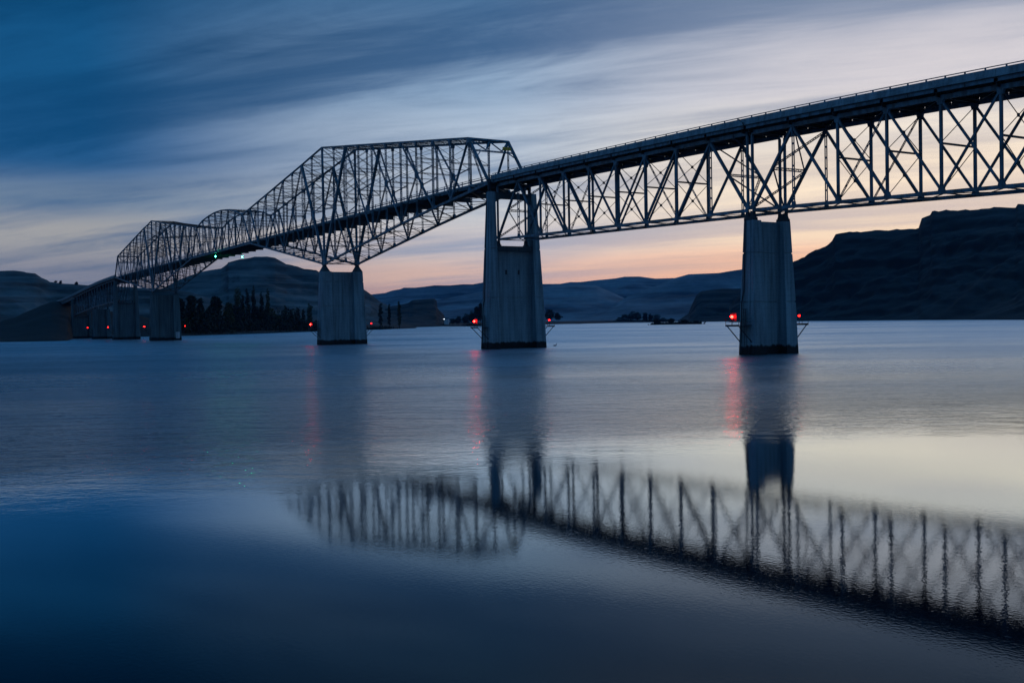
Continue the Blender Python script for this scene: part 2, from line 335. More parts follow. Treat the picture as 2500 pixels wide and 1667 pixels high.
RIDGE['valley_spur'] = [(-4377,2062,62.9,-3111,1443),(-4335,2128,88.8,-3081,1491),(-4294,2195,112.8,-3051,1538),(-4233,2295,136.1,-3007,1610),(-4171,2394,153.5,-2962,1681),(-4099,2510,168.7,-2910,1764),(-4021,2636,172.0,-2854,1855),(-3944,2758,177.3,-2799,1943),(-3888,2849,173.5,-2758,2008),(-3851,2906,143.2,-2732,2050),(-3810,2971,106.8,-2702,2097),(-3768,3037,78.2,-2673,2145),(-3727,3102,45.7,-2643,2192)]
RIDGE['sloping_ridge'] = [(-3497,2524,18.9,-2607,1872),(-3455,2593,57.8,-2575,1923),(-3413,2663,107.3,-2543,1975),(-3354,2759,147.4,-2498,2047),(-3313,2825,179.3,-2467,2096),(-3275,2887,198.1,-2438,2142),(-3206,2998,201.4,-2386,2226),(-3176,3046,209.9,-2363,2262),(-3118,3139,223.8,-2320,2332),(-3026,3288,241.8,-2250,2445),(-2887,3511,254.8,-2145,2613)]
RIDGE['dark_spur'] = [(-3052,2104,6.5,-2315,1585),(-3020,2156,19.1,-2290,1625),(-2980,2221,45.1,-2259,1674),(-2940,2286,77.2,-2228,1724),(-2916,2325,87.1,-2209,1754),(-2892,2363,83.3,-2191,1783),(-2852,2428,94.1,-2160,1833),(-2811,2493,97.3,-2129,1883),(-2763,2570,101.8,-2092,1942),(-2723,2634,105.1,-2061,1992),(-2643,2764,120.7,-1999,2091)]
RIDGE['mesa_block'] = [(-2168,877,30.8,-1428,550),(-2142,918,45.5,-1530,633),(-2118,957,52.5,-1624,716),(-2108,973,56.1,-1661,750),(-2102,983,63.0,-1684,772),(-2082,1015,65.4,-1758,845),(-2075,1027,65.2,-1785,873),(-2072,1031,60.7,-1794,882),(-2071,1032,43.2,-1798,887),(-2067,1038,35.3,-1812,901),(-2063,1045,27.3,-1827,917),(-2061,1048,17.5,-1835,926),(-2058,1052,5.8,-1838,932)]
RIDGE['low_mesa'] = [(-1921,1650,4.4,-1653,1417),(-1907,1672,20.3,-1641,1437),(-1904,1677,36.0,-1639,1440),(-1896,1691,68.8,-1631,1452),(-1889,1702,77.5,-1625,1461),(-1868,1737,82.4,-1607,1491),(-1865,1741,83.2,-1605,1495),(-1838,1784,82.6,-1581,1533),(-1802,1843,86.2,-1549,1583),(-1757,1914,84.8,-1511,1645),(-1702,2003,83.0,-1462,1723)]
RIDGE['cliff'] = [(-1445,1373,33.7,-1297,1232),(-1428,1380,49.9,-1277,1233),(-1403,1390,69.8,-1247,1234),(-1370,1402,89.0,-1207,1234),(-1345,1411,100.1,-1178,1234),(-1313,1421,116.5,-1140,1234),(-1294,1428,123.5,-1116,1232),(-1281,1432,131.3,-1096,1225),(-1271,1435,136.4,-1080,1220),(-1251,1441,141.3,-1048,1208),(-1239,1445,150.4,-1028,1201),(-1232,1447,164.0,-1019,1198),(-1204,1455,166.3,-974,1180),(-1185,1460,164.8,-944,1167),(-1131,1473,164.4,-860,1127),(-1076,1485,162.7,-777,1083),(-1070,1486,179.5,-766,1077),(-1055,1489,183.9,-745,1064),(-1051,1490,191.4,-737,1060),(-1026,1494,190.3,-700,1036),(-976,1502,186.7,-624,984),(-936,1507,187.7,-565,939),(-905,1510,183.6,-521,903),(-902,1511,189.3,-516,899),(-891,1511,188.2,-500,885),(-832,1529,188.5,-457,886),(-718,1557,190.3,-376,882),(-560,1578,179.3,-266,858),(-330,1559,146.4,-111,771)]
RIDGE['promontory'] = [(-791,-204,21.1,-594,-192),(-767,-129,16.9,-583,-132),(-750,-76,14.1,-574,-90),(-741,-49,14.3,-570,-68),(-753,-36,18.0,-563,-59),(-758,-30,20.6,-559,-55),(-769,-17,26.2,-553,-47),(-776,-8,29.6,-549,-42),(-783,1,30.4,-551,-38),(-791,7,29.3,-558,-31),(-795,10,28.9,-606,-22),(-797,11.4,28.6,-669,-10),(-800,14,28.2,-759,6),(-824,34,24.6,-756,21),(-859,65,21.3,-759,44),(-863,82,18.2,-755,57),(-868,103,11.1,-752,75),(-872,119,6.9,-750,88)]
RIDGE['bank'] = [(-1057,105,8.0,-754,43),(-1119,164,5.8,-747,74),(-1144,191,4.5,-743,87),(-1189,242,6.2,-789,127),(-1233,299,6.5,-834,171),(-1262,339,6.6,-864,203),(-1321,434,6.5,-1022,316),(-1376,538,7.1,-1094,412),(-1413,620,6.0,-1236,533),(-1421,638,4.4,-1267,561),(-1425,649,0.9,-1276,574)]
RIDGE['far_shore'] = [(-2556,1199,5.1,-2160,1002),(-2496,1294,6.7,-1749,887),(-2446,1374,7.4,-1539,842),(-2350,1529,6.6,-1851,1194),(-2277,1645,6.6,-1935,1392),(-2259,1675,6.5,-1955,1444),(-2185,1793,7.0,-2029,1664)]
# ================================================================ the setting
def quad_sheet(name, xs, ys, z, material):
    me = bpy.data.meshes.new(name)
    vs = [(x, y, z) for y in ys for x in xs]; n = len(xs)
    fs = [(j*n+i, j*n+i+1, (j+1)*n+i+1, (j+1)*n+i) for j in range(len(ys)-1) for i in range(n-1)]
    me.from_pydata(vs, [], fs); me.materials.append(material)
    o = bpy.data.objects.new(name, me); COL.objects.link(o); o['kind'] = 'structure'; return o
quad_sheet('river', [-9600, -3000, -1000, 0, 1000, 2800], [-2800, -1000, 0, 1000, 3000, 9100], 0.0, WATER)
quad_sheet('riverbed', [-9700, 2900], [-2900, 9200], -6.0, DARKG)

def fbm(x, y, s, oct=5, seed=0.0):
    v = 0; a = 1; tot = 0
    for k in range(oct):
        v += a*mnoise.noise(Vector((x/s+seed*17.3, y/s-seed*9.1, seed))); tot += a; a *= 0.5; s *= 0.5
    return v/tot
PROF = {
 'soft': [(0,0),(0.15,0.10),(0.35,0.28),(0.6,0.52),(0.8,0.74),(0.93,0.92),(1,1)],
 'mesa': [(0,0),(0.1,0.07),(0.3,0.20),(0.42,0.27),(0.46,0.38),(0.6,0.50),(0.74,0.60),(0.78,0.72),(0.9,0.82),(0.94,0.93),(1,1)],
 'wall': [(0,0),(0.12,0.10),(0.34,0.30),(0.40,0.40),(0.62,0.58),(0.66,0.68),(0.82,0.80),(0.88,0.90),(1,1)],
 'low': [(0,0),(0.03,0.18),(0.1,0.42),(0.3,0.65),(0.6,0.85),(1,1)],
}
def hill(name, rows, material, prof='soft', rough=1.0, seed=1.0, step=25.0, nrow=36, back=1.6, feat=260.0, jag=0.0, terr=0.0):
    # rows: ridge x, y, z and foot x, y along the hill; the sheet climbs from the foot to the ridge and falls away behind it
    R_ = np.array(rows, float)
    seg = np.r_[0, np.cumsum(np.hypot(np.diff(R_[:,0]), np.diff(R_[:,1])))]
    n = max(8, int(seg[-1]/step)); u = np.sort(np.r_[np.linspace(0, seg[-1], n), seg])
    cols = [np.interp(u, seg, R_[:,k]) for k in range(5)]
    px, py = zip(*PROF[prof]); vs = []; m = nrow+9
    for i in range(len(u)):
        rx, ry, rz, fx, fy = (c[i] for c in cols)
        dx, dy = rx-fx, ry-fy
        for j in range(m):
            if j <= nrow:
                t = j/nrow
                x = fx+dx*t; y = fy+dy*t
                env = 4*t*(1-t)
                warp = 0.10*fbm(x, y, feat, 4, seed)*min(1, env*1.5)
                tt = min(1, max(0, t+warp))
                h = float(np.interp(tt, px, py)) if 0 < t < 1 else t
                gul = abs(fbm(x*1.0, y*1.0, feat*0.55, 5, seed+3))
                h = h-rough*env*0.16*gul+rough*env*0.03*fbm(x, y, feat*0.16, 3, seed+5)
                z = rz*h
                if terr and 0 < t < 1:      # basalt flows weather back into benches and short cliffs
                    off = terr*1.8*fbm(x, y, feat*1.5, 3, seed+9); q = (z+off)/terr; k = math.floor(q); fr = q-k
                    st_ = fr*0.45 if fr < 0.72 else 0.324+(fr-0.72)*2.414
                    z = z+(0.4 if prof == 'wall' else 0.55)*((k+st_)*terr-off-z)*min(1, env*3)
                if jag and t > 0.9: z += jag*(t-0.9)*10*mnoise.noise(Vector((x/7, y/7, seed)))
                if j == 0: z = -1.5
            else:
                k = (j-nrow)/9.0; x = rx+dx*k*back; y = ry+dy*k*back
                z = rz*(1-k)**1.3*(1+0.0*k)-2.0*k
                z = min(z, rz-2.0*k)
            vs.append((x, y, z))
    fs = [(i*m+j, (i+1)*m+j, (i+1)*m+j+1, i*m+j+1) for i in range(len(u)-1) for j in range(m-1)]
    me = bpy.data.meshes.new(name); me.from_pydata(vs, [], fs); me.materials.append(material)
    me.polygons.foreach_set('use_smooth', [True]*len(me.polygons)); me.update()
    o = bpy.data.objects.new(name, me); COL.objects.link(o); o['kind'] = 'structure'
    return o
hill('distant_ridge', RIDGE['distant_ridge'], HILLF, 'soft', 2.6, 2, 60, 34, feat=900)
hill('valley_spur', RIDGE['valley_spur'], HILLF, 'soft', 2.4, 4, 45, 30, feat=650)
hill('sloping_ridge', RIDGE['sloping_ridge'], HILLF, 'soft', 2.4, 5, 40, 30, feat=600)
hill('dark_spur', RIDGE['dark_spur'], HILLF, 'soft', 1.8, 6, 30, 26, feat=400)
hill('left_hill', RIDGE['left_hill'], HILL, 'mesa', 1.3, 7, 12, 90, feat=200, jag=1.2, terr=16)
hill('butte_hill', RIDGE['butte'], HILL, 'mesa', 1.6, 8, 11, 120, feat=330, jag=1.0, terr=24)
hill('block_mesa', RIDGE['mesa_block'], CLIFFM, 'wall', 1.0, 9, 8, 60, feat=120, jag=1.0, terr=15)
hill('low_mesa', RIDGE['low_mesa'], CLIFFM, 'wall', 1.0, 10, 8, 60, feat=100, jag=0.8, terr=18)
hill('river_cliff', RIDGE['cliff'], CLIFFM, 'wall', 1.4, 11, 7, 130, feat=170, jag=2.2, terr=21)
hill('promontory', RIDGE['promontory'], DARKG, 'soft', 0.8, 12, 6, 26, feat=60, back=1.0, jag=0.5)
hill('near_bank', RIDGE['bank'], DARKG, 'low', 0.6, 13, 8, 20, feat=60, back=1.2)
hill('far_shore', RIDGE['far_shore'], DARKG, 'low', 0.6, 14, 15, 14, feat=90, back=1.2)
def bar_island(name, pts, material, seed):
    # low gravel bar: pts are x, y, half width, height along its length
    vs = []; m = 9; P_ = np.array(pts, float); seg = np.r_[0, np.cumsum(np.hypot(np.diff(P_[:,0]), np.diff(P_[:,1])))]
    u = np.linspace(0, seg[-1], 60)
    X, Y, Wd, H = (np.interp(u, seg, P_[:,k]) for k in range(4)); dx = np.gradient(X); dy = np.gradient(Y)
    for i in range(60):
        l = math.hypot(dx[i], dy[i]); nx, ny = -dy[i]/l, dx[i]/l
        for j in range(m):
            q = j/(m-1)*2-1; w = Wd[i]*(1+0.35*mnoise.noise(Vector((i*0.3, seed, 0))))
            vs.append((X[i]+nx*q*w, Y[i]+ny*q*w, H[i]*(1-q*q)*(1+0.4*mnoise.noise(Vector((i*0.5, j*0.7, seed))))-0.25))
    fs = [(i*m+j, i*m+j+1, (i+1)*m+j+1, (i+1)*m+j) for i in range(59) for j in range(m-1)]
    me = bpy.data.meshes.new(name); me.from_pydata(vs, [], fs); me.materials.append(material)
    me.polygons.foreach_set('use_smooth', [True]*len(me.polygons))
    o = bpy.data.objects.new(name, me); COL.objects.link(o); o['kind'] = 'structure'
bar_island('gravel_bar', [(-2201,1626,10,0.5),(-2050,1560,60,2.2),(-1850,1480,60,2.2),(-1642,1356,8,0.5)], SANDM, 1)
bar_island('gravel_bar', [(-2202,1429,8,0.5),(-2000,1345,45,1.8),(-1778,1237,8,0.5)], SANDM, 2)
bar_island('gravel_bar', [(-2048,959,8,0.6),(-1850,938,35,1.8),(-1667,920,8,0.5)], SANDM, 3)
bar_island('bush_island', [(-926,738,4,0.6),(-905,752,14,2.0),(-881,763,10,1.8),(-862,776,3,0.5)], DARKG, 4)
bar_island('wooded_island', [(-2075,1500,20,1.5),(-2020,1590,50,3.0),(-1970,1670,20,1.5)], DARKG, 5)

# ================================================================ the bridge
# top of the road railing along the bridge (x, z), smoothed
RX = np.array([-900,-830,-771,-700,-656,-610,-557,-417,-287,-228,-165,-149,-90,5.3,39.3,55.4,92,140,200.])
RZ = np.array([29.5,30.1,31.7,35.3,38.0,40.2,41.75,43.2,44.35,44.9,45.4,45.5,45.72,44.45,43.42,42.85,41.4,39.3,36.5])
_gx = np.arange(-900, 201, 2.0); _gz = np.interp(_gx, RX, RZ)
_k = np.exp(-0.5*(np.arange(-24, 25)*2/18.0)**2); _k /= _k.sum()
_pad = np.r_[_gz[0]+(_gz[1]-_gz[0])*np.arange(-24, 0), _gz, _gz[-1]+(_gz[-1]-_gz[-2])*np.arange(1, 25)]
_gs = np.convolve(_pad, _k, 'valid')
def rail(x): return float(np.interp(x, _gx, _gs))
W = 8.5
YC = W/2

def road(parent, xs, y0, y1, nposts=3, parapet=True, half_panels=True, near_far=(0, 1)):
    """slab, parapets, rails and fascia girders between the nodes xs, all parts of parent"""
    for i in range(len(xs)-1):
        a, b = xs[i]+0.03, xs[i+1]-0.03
        za, zb = rail(a), rail(b)
        m = MB(); m.hexa([(a,y0+.1,za-1.78),(b,y0+.1,zb-1.78),(b,y1-.1,zb-1.78),(a,y1-.1,za-1.78),(a,y0+.1,za-1.5),(b,y0+.1,zb-1.5),(b,y1-.1,zb-1.5),(a,y1-.1,za-1.5)])
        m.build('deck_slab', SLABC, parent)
        for side in (0, 1):
            yy = y0 if side == 0 else y1; s = -1 if side == 0 else 1
            if parapet:
                m = MB()
                def strip(ya, yb, z0, z1):
                    m.hexa([(a,ya,za+z0),(b,ya,zb+z0),(b,yb,zb+z0),(a,yb,za+z0),(a,ya,za+z1),(b,ya,zb+z1),(b,yb,zb+z1),(a,yb,za+z1)])
                strip(min(yy, yy-s*.28), max(yy, yy-s*.28), -1.08, -0.38)
                strip(min(yy+s*.06, yy-s*.28), max(yy+s*.06, yy-s*.28), -1.34, -1.083)
                strip(min(yy+s*.14, yy-s*.28), max(yy+s*.14, yy-s*.28), -1.60, -1.343)
                m.build('parapet_panel', DECKC, parent)
            else:
                m = MB()
                m.hexa([(a,yy-.12,za-1.75),(b,yy-.12,zb-1.75),(b,yy+.12,zb-1.75),(a,yy+.12,za-1.75),(a,yy-.12,za-1.2),(b,yy-.12,zb-1.2),(b,yy+.12,zb-1.2),(a,yy+.12,za-1.2)])
                m.build('kerb', DECKC, parent)
                m = MB(); m.bar((a, yy, za-0.62), (b, yy, zb-0.62), .06, .30); m.build('guard_rail', STEEL, parent)
            m = MB(); yr = yy-s*.14
            m.bar((xs[i], yr, rail(xs[i])-.07), (xs[i+1], yr, rail(xs[i+1])-.07), .14, .13); m.build('rail', STEEL, parent)
            for k in range(nposts):
                x = xs[i]+(k+0.5)*(xs[i+1]-xs[i])/nposts; z = rail(x)
                m = MB(); m.box(x-.11, x+.11, yr-.08, yr+.08, z-(0.40 if parapet else 1.2), z-.13 if parapet else z+.12); m.build('rail_post', STEEL, parent)
            # outer stringer, in half panels with gaps at the joints
            for k in range(2):
                p = xs[i]+k*(xs[i+1]-xs[i])/2+((.32 if side == 0 else .04) if k == 0 else .06); q = xs[i]+(k+1)*(xs[i+1]-xs[i])/2-(.06 if k == 0 else (.32 if side == 0 else .04))
                m = MB(); yf = yy-s*.10
                zp, zq = rail(p), rail(q)
                m.bar((p, yf, zp-2.02), (q, yf, zq-2.02), .05, .52)
                m.bar((p, yf, zp-1.80), (q, yf, zq-1.80), .24, .04); m.bar((p, yf, zp-2.30), (q, yf, zq-2.30), .24, .04)
                m.build('outer_stringer', STEEL, parent)
    for yy in (y0+1.9, y0+(y1-y0)*.37, y0+(y1-y0)*.63, y1-1.9):
        m = MB()
        for i in range(len(xs)-1):
            m.bar((xs[i]+.2, yy, rail(xs[i]+.2)-2.06), (xs[i+1]-.2, yy, rail(xs[i+1]-.2)-2.06), .2, .5)
        m.build('stringer', RUST_SHADOW, parent)

def floor_beam(parent, x, y0, y1, depth, z):
    m = MB(); m.box(x-.03, x+.03, y0, y1, z-depth, z-.04); m.box(x-.17, x+.17, y0, y1, z-.04, z); m.box(x-.17, x+.17, y0, y1, z-depth-.04, z-depth)
    m.build('floor_beam', RUST_SHADOW, parent)

def gusset(parent, x, y, z, w, h, flip=1, th=.5):
    p = [(-w*.5, -h*.28*flip), (-w*.32, h*.5*flip), (w*.32, h*.5*flip), (w*.5, -h*.28*flip)]
    if flip < 0: p = p[::-1]
    m = MB(); m.plate((x, y, z), p, th, (1,0,0), (0,0,1)); m.build('gusset_plate', STEEL, parent)

def xrods(parent, a1, a2, b1, b2, w=.10, name='sway_rod', plate=True):
    m = MB(); m.bar(a1, b2, w, w, (1,0,0)); m.build(name, RUST_SHADOW, parent)
    m = MB(); m.bar((a2[0]+.001, a2[1], a2[2]), b1, w*.96, w*.96, (1,0,0)); m.build(name, RUST_SHADOW, parent)
    if plate:
        c = (Vector(a1)+Vector(b2)+Vector(a2)+Vector(b1))/4
        m = MB(); m.plate(c, [(-.28,-.2),(-.2,-.28),(.2,-.28),(.28,-.2),(.28,.2),(.2,.28),(-.2,.28),(-.28,.2)], .16, (0,1,0), (0,0,1)); m.build('centre_plate', RUST_SHADOW, parent)

def deck_truss(xa, xb, zba, zbb, n, label, detail=True, ra=None, rb=None, sup=(0, 0)):
    T = thing('deck_truss_span', ((xa+xb)/2, YC, 0), label, 'bridge span', 'steel deck truss spans of the river bridge')
    xs = [xa+(xb-xa)*i/n for i in range(n+1)]
    zb = [zba+(zbb-zba)*i/n for i in range(n+1)]; zt = [rail(x)-2.98 for x in xs]
    rx = list(xs); rx[0] = xa if ra is None else ra; rx[-1] = xb if rb is None else rb
    road(T, rx, -1.35, W+1.35)
    for i, x in enumerate(xs):
        floor_beam(T, x+(0.25 if i == 0 else -0.25 if i == n else 0), -1.15, W+1.15, .62, rail(x)-2.32)
    mid = n//2
    for y in (0, W):
        for i in range(n):
            m = MB(); m.bar((xs[i], y, zb[i]), (xs[i+1], y, zb[i+1]), .46, .58); m.build('bottom_chord', STEEL, T)
            m = MB(); m.bar((xs[i], y, zt[i]), (xs[i+1], y, zt[i+1]), .50, .72); m.build('top_chord', STEEL, T)
        for i in range(n+1):
            p, q = (xs[i], y, zb[i]+.3), (xs[i], y, zt[i]-.36)
            m = MB()
            if i in (1, n-1): m.laced(p, q, .62, .13, .16, (0,1,0), 1.9, batten=True, faces=2); m.build('hanger', STEEL, T)
            else: m.bar(p, q, .42, .40); m.bar((p[0]-.02, p[1], p[2]), (q[0]-.02, q[1], q[2]), .30, .46); m.build('post', STEEL, T)
        def dg(i, j, w=.42, name='diagonal'):   # top node i to bottom node j
            m = MB(); m.bar((xs[i], y, zt[i]-.3), (xs[j], y, zb[j]+.25), w, w*.98); m.build(name, STEEL, T)
        dg(1, 0, .50, 'end_post'); dg(n-1, n, .50, 'end_post')
        for i in range(1, (n+1)//2): dg(i, i+1, .42 if i < mid-1 else .34)
        for i in range(n-1, n//2, -1):
            if i-1 >= 0: dg(i, i-1, .42 if i > n-mid+1 else .34)
        if detail:      # light counters beside the middle panels
            for (i, j) in ((mid-1, mid-2), (n-mid+1, n-mid+2)):
                if 1 <= i < n and 1 <= j < n:
                    m = MB(); m.laced((xs[i], y, zt[i]-.3), (xs[j], y, zb[j]+.25), .44, .10, .12, (0,1,0), 1.8, batten=True); m.build('counter', STEEL, T)
        for i in range(n+1):
            if 1 < i < n-1:
                gusset(T, xs[i], y, zt[i]-.55, 1.25, 1.0, -1, .54)
            gusset(T, xs[i], y, zb[i]+.42, 1.15 if i not in (1, n-1) else .7, .95, 1, .52)
        for e_ in (0, n):
            m = MB(); x = xs[e_]; m.box(x-.32, x+.32, y-.38, y+.38, zb[e_]-.85, zb[e_]-.302)
            m.plate((x, y, zb[e_]-1.1), [(-.6,-.3),(.6,-.3),(.33,.25),(-.33,.25)], .75); m.build('bearing', DRK, T)
            m = MB(); m.box(x-.62, x+.62, y-.55, y+.55, sup[0 if e_ == 0 else 1]+.006, zb[e_]-1.38); m.build('bearing_pad', DRK, T)
    for i in range(n+1):
        m = MB(); m.laced((xs[i], .25, zb[i]-.1), (xs[i], W-.25, zb[i]-.1), .46, .09, .10, (1,0,0), .5, .05); m.build('bottom_strut', RUST_SHADOW, T)
        if 1 < i < n-1:
            zm = (zb[i]+zt[i])/2+.3
            m = MB(); m.bar((xs[i], .2, zm), (xs[i], W-.2, zm), .24, .30, (1,0,0)); m.build('sway_strut', RUST_SHADOW, T)
            xrods(T, (xs[i], .2, zt[i]-.7), (xs[i], .2, zm+.3), (xs[i], W-.2, zt[i]-.7), (xs[i], W-.2, zm+.3))
            xrods(T, (xs[i], .2, zm-.3), (xs[i], .2, zb[i]+.4), (xs[i], W-.2, zm-.3), (xs[i], W-.2, zb[i]+.4))
    for i in range(n):
        for s in (0, 1):
            m = MB(); y_a, y_b = (.3, W-.3) if s == 0 else (W-.3, .3)
            m.laced((xs[i]+.2, y_a, zb[i]-.16-.12*s), (xs[i+1]-.2, y_b, zb[i+1]-.16-.12*s), .32, .07, .08, (1,0,0), .55, .04, faces=1); m.build('bottom_brace', RUST_SHADOW, T)
        m = MB(); m.bar((xs[i]+.2, .3, zt[i]+.1), (xs[i+1]-.2, W-.3, zt[i+1]+.1), .16, .12); m.build('top_brace', RUST_SHADOW, T)
        m = MB(); m.bar((xs[i]+.2, W-.3, zt[i]-.06), (xs[i+1]-.2, .3, zt[i+1]-.06), .16, .12); m.build('top_brace', RUST_SHADOW, T)
    # end portals in the plane of the inclined end posts
    for (a, b) in ((0, 1), (n, n-1)):
        xm = (xs[a]+xs[b])/2; zm = (zb[a]+zt[b])/2
        side = Vector((xs[b]-xs[a], 0, zt[b]-zb[a])).normalized()
        m = MB(); m.laced((xm, .2, zm), (xm, W-.2, zm), .62, .12, .14, side, .6, .07); m.build('portal_strut', STEEL, T)
        m = MB(); m.laced((xs[a], .3, zb[a]+.6), (xm, W-.3, zm-.3), .55, .11, .12, side, .55, .06); m.build('portal_brace', STEEL, T)
        m = MB(); m.bar((xs[a], W-.3, zb[a]+.6), (xm, .3, zm-.3), .22, .20, side); m.build('portal_brace', STEEL, T)
        m = MB(); m.laced((xm, .3, zm+.4), (xs[b], W-.3, zt[b]-.6), .55, .11, .12, side, .55, .06); m.build('portal_brace', STEEL, T)
        m = MB(); m.bar((xm, W-.3, zm+.4), (xs[b], .3, zt[b]-.6), .2, .18, side); m.build('portal_brace', STEEL, T)
    return T
PITCH = 10.0582; GAP = 1.262
deck_truss(GAP/2, GAP/2+9*PITCH, 27.05, 24.15, 9, 'deck truss span running off the edge of the view beyond the pier with the pipe', True, 0.0, None, (25.15, 22.1))
deck_truss(-GAP/2-9*PITCH, -GAP/2, 28.49, 27.06, 9, 'deck truss span between the two tall pale piers, nearest complete span', True, -91.75, 0.0, (26.76, 25.15))
deck_truss(-635.5, -558.5, 22.7, 25.0, 8, 'far deck truss span just beyond the cantilever truss, lower chord sloping down', False, -636.0, -557.3, (21.0, 23.61))
deck_truss(-714.5, -636.5, 18.3, 22.6, 8, 'farthest deck truss span, last before the solid girder span on the dark bank', False, -715.0, -636.0, (16.61, 21.0))

# ---- plate girder span onto the far bank
G_ = thing('plate_girder_span', (-752, YC, 0), 'short solid plate girder span landing on the dark far bank', 'bridge span')
gx = [-715+(-792+715)*i/6 for i in range(7)][::-1]
road(G_, gx, -1.35, W+1.35, 2)
for y in (-.6, W+.6):
    m = MB()
    for i in range(6):
        a, b = gx[i], gx[i+1]; m.hexa([(a,y-.06,rail(a)-4.4),(b,y-.06,rail(b)-4.4),(b,y+.06,rail(b)-4.4),(a,y+.06,rail(a)-4.4),(a,y-.06,rail(a)-2.35),(b,y-.06,rail(b)-2.35),(b,y+.06,rail(b)-2.35),(a,y+.06,rail(a)-2.35)])
    m.build('plate_girder', STEEL, G_)
    for i in range(1, 24):
        x = gx[0]+(gx[-1]-gx[0])*i/24; m = MB(); m.box(x-.05, x+.05, y-.2, y+.2, rail(x)-4.35, rail(x)-2.36); m.build('stiffener', STEEL, G_)
ab = thing('abutment', (-796, YC, 0), 'squat concrete abutment half buried in the dark far bank', 'abutment')
m = MB(); m.box(-800, -792.2, -2.2, W+2.2, 14, rail(-796)-2.4); m.build('breast_wall', CONCD, ab)
m = MB(); m.box(-812, -800.1, -2.2, -1.4, 14, rail(-800)-.4); m.build('wing_wall', CONCD, ab)
m = MB(); m.box(-812, -800.1, W+1.4, W+2.2, 14, rail(-800)-.4); m.build('wing_wall', CONCD, ab)
rd = MB()
for i in range(2):
    a, b = -800.2-i*10, -800.2-(i+1)*10; w = 5.0
    rd.hexa([(a,YC-w,22),(b,YC-w,22),(b,YC+w,22),(a,YC+w,22),(a,YC-w,rail(a)-1.5),(b,YC-w,rail(b)-1.5),(b,YC+w,rail(b)-1.5),(a,YC+w,rail(a)-1.5)])
o = rd.build('approach_road', DARKG, None, (-810, YC, 0)); o['kind'] = 'structure'

# ---- the cantilever through truss
YN, YF = -1.95, 10.45
XB0, XC, XD, XE = -92.0, -206.2, -458.0, -557.0
X = [XB0+(XC-XB0)*i/11 for i in range(12)]+[XC+(XD-XC)*i/25 for i in range(1, 26)]+[XD+(XE-XD)*i/11 for i in range(1, 12)]
NN = len(X)-1                                   # 47
c_, d_ = 11, 36
ZB = {}; ZT = {}
def lin(i, i0, z0, i1, z1): return z0+(z1-z0)*(X[i]-X[i0])/(X[i1]-X[i0])
for i in range(0, 12): ZB[i] = float(np.interp(i, [0, 2, 3, 5, 11], [43.2, 40.9, 39.75, 37.15, 28.5]))
for i in range(12, 20): ZB[i] = lin(i, 11, 28.5, 19, rail(X[19])-2.75) if i < 19 else 0
for i in range(11, 20): ZB[i] = 28.5+(rail(X[19])-2.75-28.5)*(i-11)/8
for i in range(19, 29): ZB[i] = rail(X[i])-2.75
for i in range(28, 37): ZB[i] = 27.5+(rail(X[28])-2.75-27.5)*(36-i)/8
for i in range(36, 48): ZB[i] = 27.5+(39.6-27.5)*(i-36)/11
for i in range(1, 10): ZT[i] = lin(i, 1, 56.4, 9, 66.8)
ZT[10] = 68.1; ZT[11] = 69.4; ZT[12] = 67.7
for i in range(13, 21): ZT[i] = lin(i, 13, 65.95, 20, 54.5)
for i, z in zip(range(20, 28), (54.5, 57.0, 58.6, 59.3, 59.3, 58.6, 57.4, 55.0)): ZT[i] = z
for i in range(27, 35): ZT[i] = lin(i, 27, 55.0, 34, 63.6)
ZT[34] = 63.6; ZT[35] = 65.0; ZT[36] = 66.4; ZT[37] = 65.0
for i in range(38, 47): ZT[i] = lin(i, 38, 63.9, 46, 52.4)
CT = thing('cantilever_truss', ((XC+XD)/2, YC, 0), 'high through truss with two peaks and a small arched span hung between them', 'bridge truss')
road(CT, X, 0.1, W-.1, 2, parapet=False)
for i in range(NN+1):
    if 0 <= i <= NN:
        zf = rail(X[i])-2.34
        floor_beam(CT, X[i]+(-.3 if i == 0 else .3 if i == NN else 0), YN+.25, YF-.25, 1.35, zf)
def P_(i, y, top): return Vector((X[i], y, ZT[i] if top else ZB[i]))
